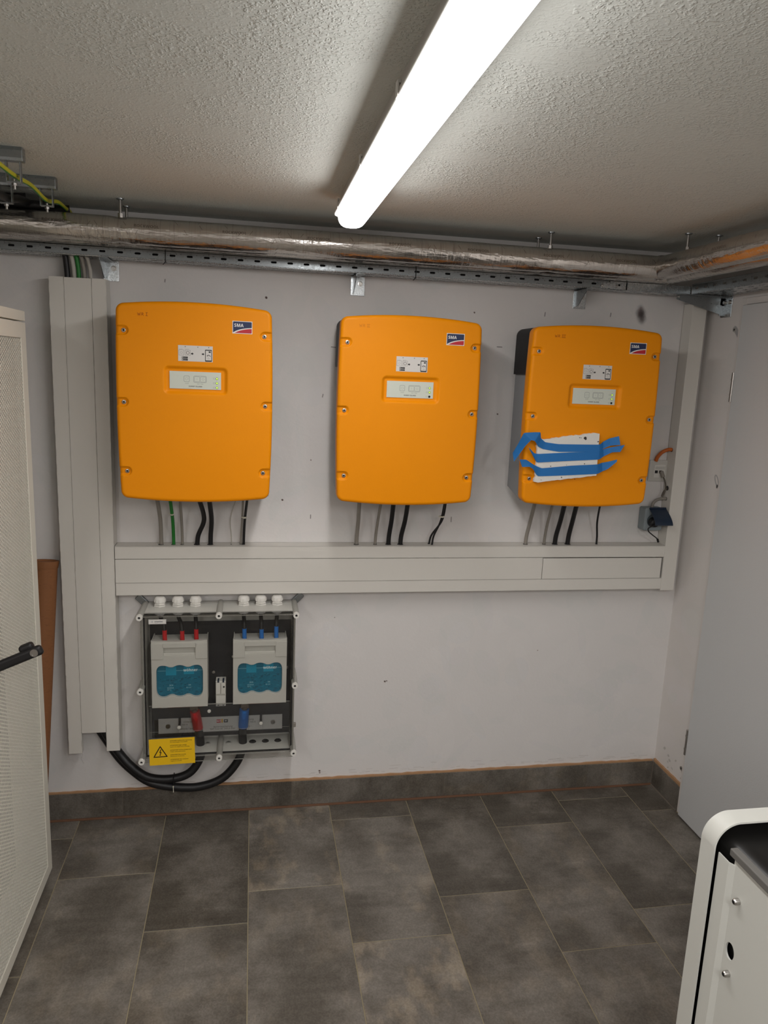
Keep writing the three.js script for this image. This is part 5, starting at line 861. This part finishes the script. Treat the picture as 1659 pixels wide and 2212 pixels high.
// cardboard mailing tube between rack and duct
{
  const o = T('mailing_tube', 'brown cardboard mailing tube leaning in the gap beside the rack', 'cardboard tube', [-0.15, 0, 0.2]);
  const a = V(-0.122, 0.002, 0.19), b = V(-0.076, 0.968, 0.052), d = b.clone().sub(a), L = d.length(); d.normalize();
  const g = new THREE.CylinderGeometry(0.039, 0.039, L, 40, 1); g.applyQuaternion(new THREE.Quaternion().setFromUnitVectors(V(0, 1, 0), d)); const m = a.clone().lerp(b, 0.5); g.translate(m.x, m.y + 0.006, m.z);
  part(o, 'tube', g, M.kraft, { uv: true });
  const cap = lathe([[0, 0.004], [0.03, 0.004], [0.036, 0.01], [0.0425, 0.01], [0.0428, 0.003], [0.0405, -0.014], [0.0385, -0.014]], 40, [b.x, b.y + 0.006, b.z], d.toArray());
  part(o, 'end_cap', cap, M.kraft);
}

// ---------------------------------------------------------------- white appliance at the lower right
{
  const xl = 1.303, xr = 1.95, yt = 0.989, R = 0.042, z0 = 1.631, z1 = 1.664;
  const a = T('storage_unit', 'white rounded battery unit with black top at the lower right corner', 'battery unit', [1.62, 0, 1.95]);
  const sh = new THREE.Shape(); const out = (s, i, C) => { const r = R - i; s.moveTo(xl + i, 0.0 + (C ? 0.004 : 0)); s.lineTo(xl + i, yt - R); s.absarc(xl + R, yt - R, r, Math.PI, Math.PI / 2, true); s.lineTo(xr - R, yt - i); s.absarc(xr - R, yt - R, r, Math.PI / 2, 0, true); s.lineTo(xr - i, 0.0 + (C ? 0.004 : 0)); s.closePath(); };
  out(sh, 0); const hl = new THREE.Path(); out(hl, 0.003, 1); sh.holes.push(hl);
  const g = new THREE.ExtrudeGeometry(sh, { depth: z1 - z0, bevelEnabled: false, curveSegments: 32 }); g.translate(0, 0, z0);
  part(a, 'shell', clean(creased(g, 0.5)), M.appl);
  const bk = new THREE.Shape(); out(bk, 0.0032); const bg = new THREE.ExtrudeGeometry(bk, { depth: 0.003, bevelEnabled: false, curveSegments: 16 }); bg.translate(0, 0, z0 + 0.002);
  part(a, 'back_plate', bg, M.applBlack);
  // black inner body with rounded top edges
  const ib = new THREE.Shape(); const ix0 = 1.322, ix1 = xr - 0.02, iy = 0.966; ib.moveTo(ix0, 0.02); ib.lineTo(ix0, iy - 0.02); ib.quadraticCurveTo(ix0, iy, ix0 + 0.03, iy); ib.lineTo(ix1 - 0.03, iy); ib.quadraticCurveTo(ix1, iy, ix1, iy - 0.02); ib.lineTo(ix1, 0.02); ib.closePath();
  const ig = new THREE.ExtrudeGeometry(ib, { depth: 0.62, bevelEnabled: false, curveSegments: 16 }); ig.translate(0, 0, z0 + 0.006);
  part(a, 'inner_body', clean(creased(ig, 0.5)), M.applBlack);
  // left side panel: flanged strip along the shell, main sheet set back, hole through it
  const ps = new THREE.Shape(); ps.moveTo(1.699, 0.03); ps.lineTo(2.3, 0.03); ps.lineTo(2.3, 0.957); ps.lineTo(1.699, 0.957); ps.closePath(); const ho = new THREE.Path(); ho.absellipse(1.7155, 0.81, 0.0098, 0.0135, 0, Math.PI * 2, true); ps.holes.push(ho);
  const pg = new THREE.ExtrudeGeometry(ps, { depth: 0.003, bevelEnabled: false, curveSegments: 24 }); pg.applyMatrix4(M4([0, 0, 1], [0, 1, 0], [-1, 0, 0], [1.3165, 0, 0]));
  const strip = ext([[1.3085, 1.668], [1.3105, 1.668], [1.3105, 1.692], [1.3165, 1.702], [1.3135, 1.702], [1.3085, 1.693]], 0.914); strip.applyMatrix4(M4([1, 0, 0], [0, 0, 1], [0, -1, 0], [0, 0.944, 0]));
  const sp = part(a, 'side_panel', [pg, strip], M.appl);
  part(sp, 'panel_lip', box(1.3095, 1.3225, 0.955, 0.967, 1.69, 2.3, 0.002), M.applLip, { label: 'grey folded top lip' });
  for (const [y, z] of [[0.898, 1.719], [0.775, 1.72]]) { const s = part(sp, 'stud', lathe([[0, 0], [0.0048, 0], [0.0048, 0.007], [0.0035, 0.009], [0, 0.009]], 14, [1.3135, y, z], [-1, 0, 0]), M.steel); part(s, 'stud_recess', lathe([[0, 0], [0.0025, 0], [0.0025, 0.0004], [0, 0.0004]], 10, [1.3045, y, z], [-1, 0, 0]), M.black); }
}

renderer.render(scene, camera);
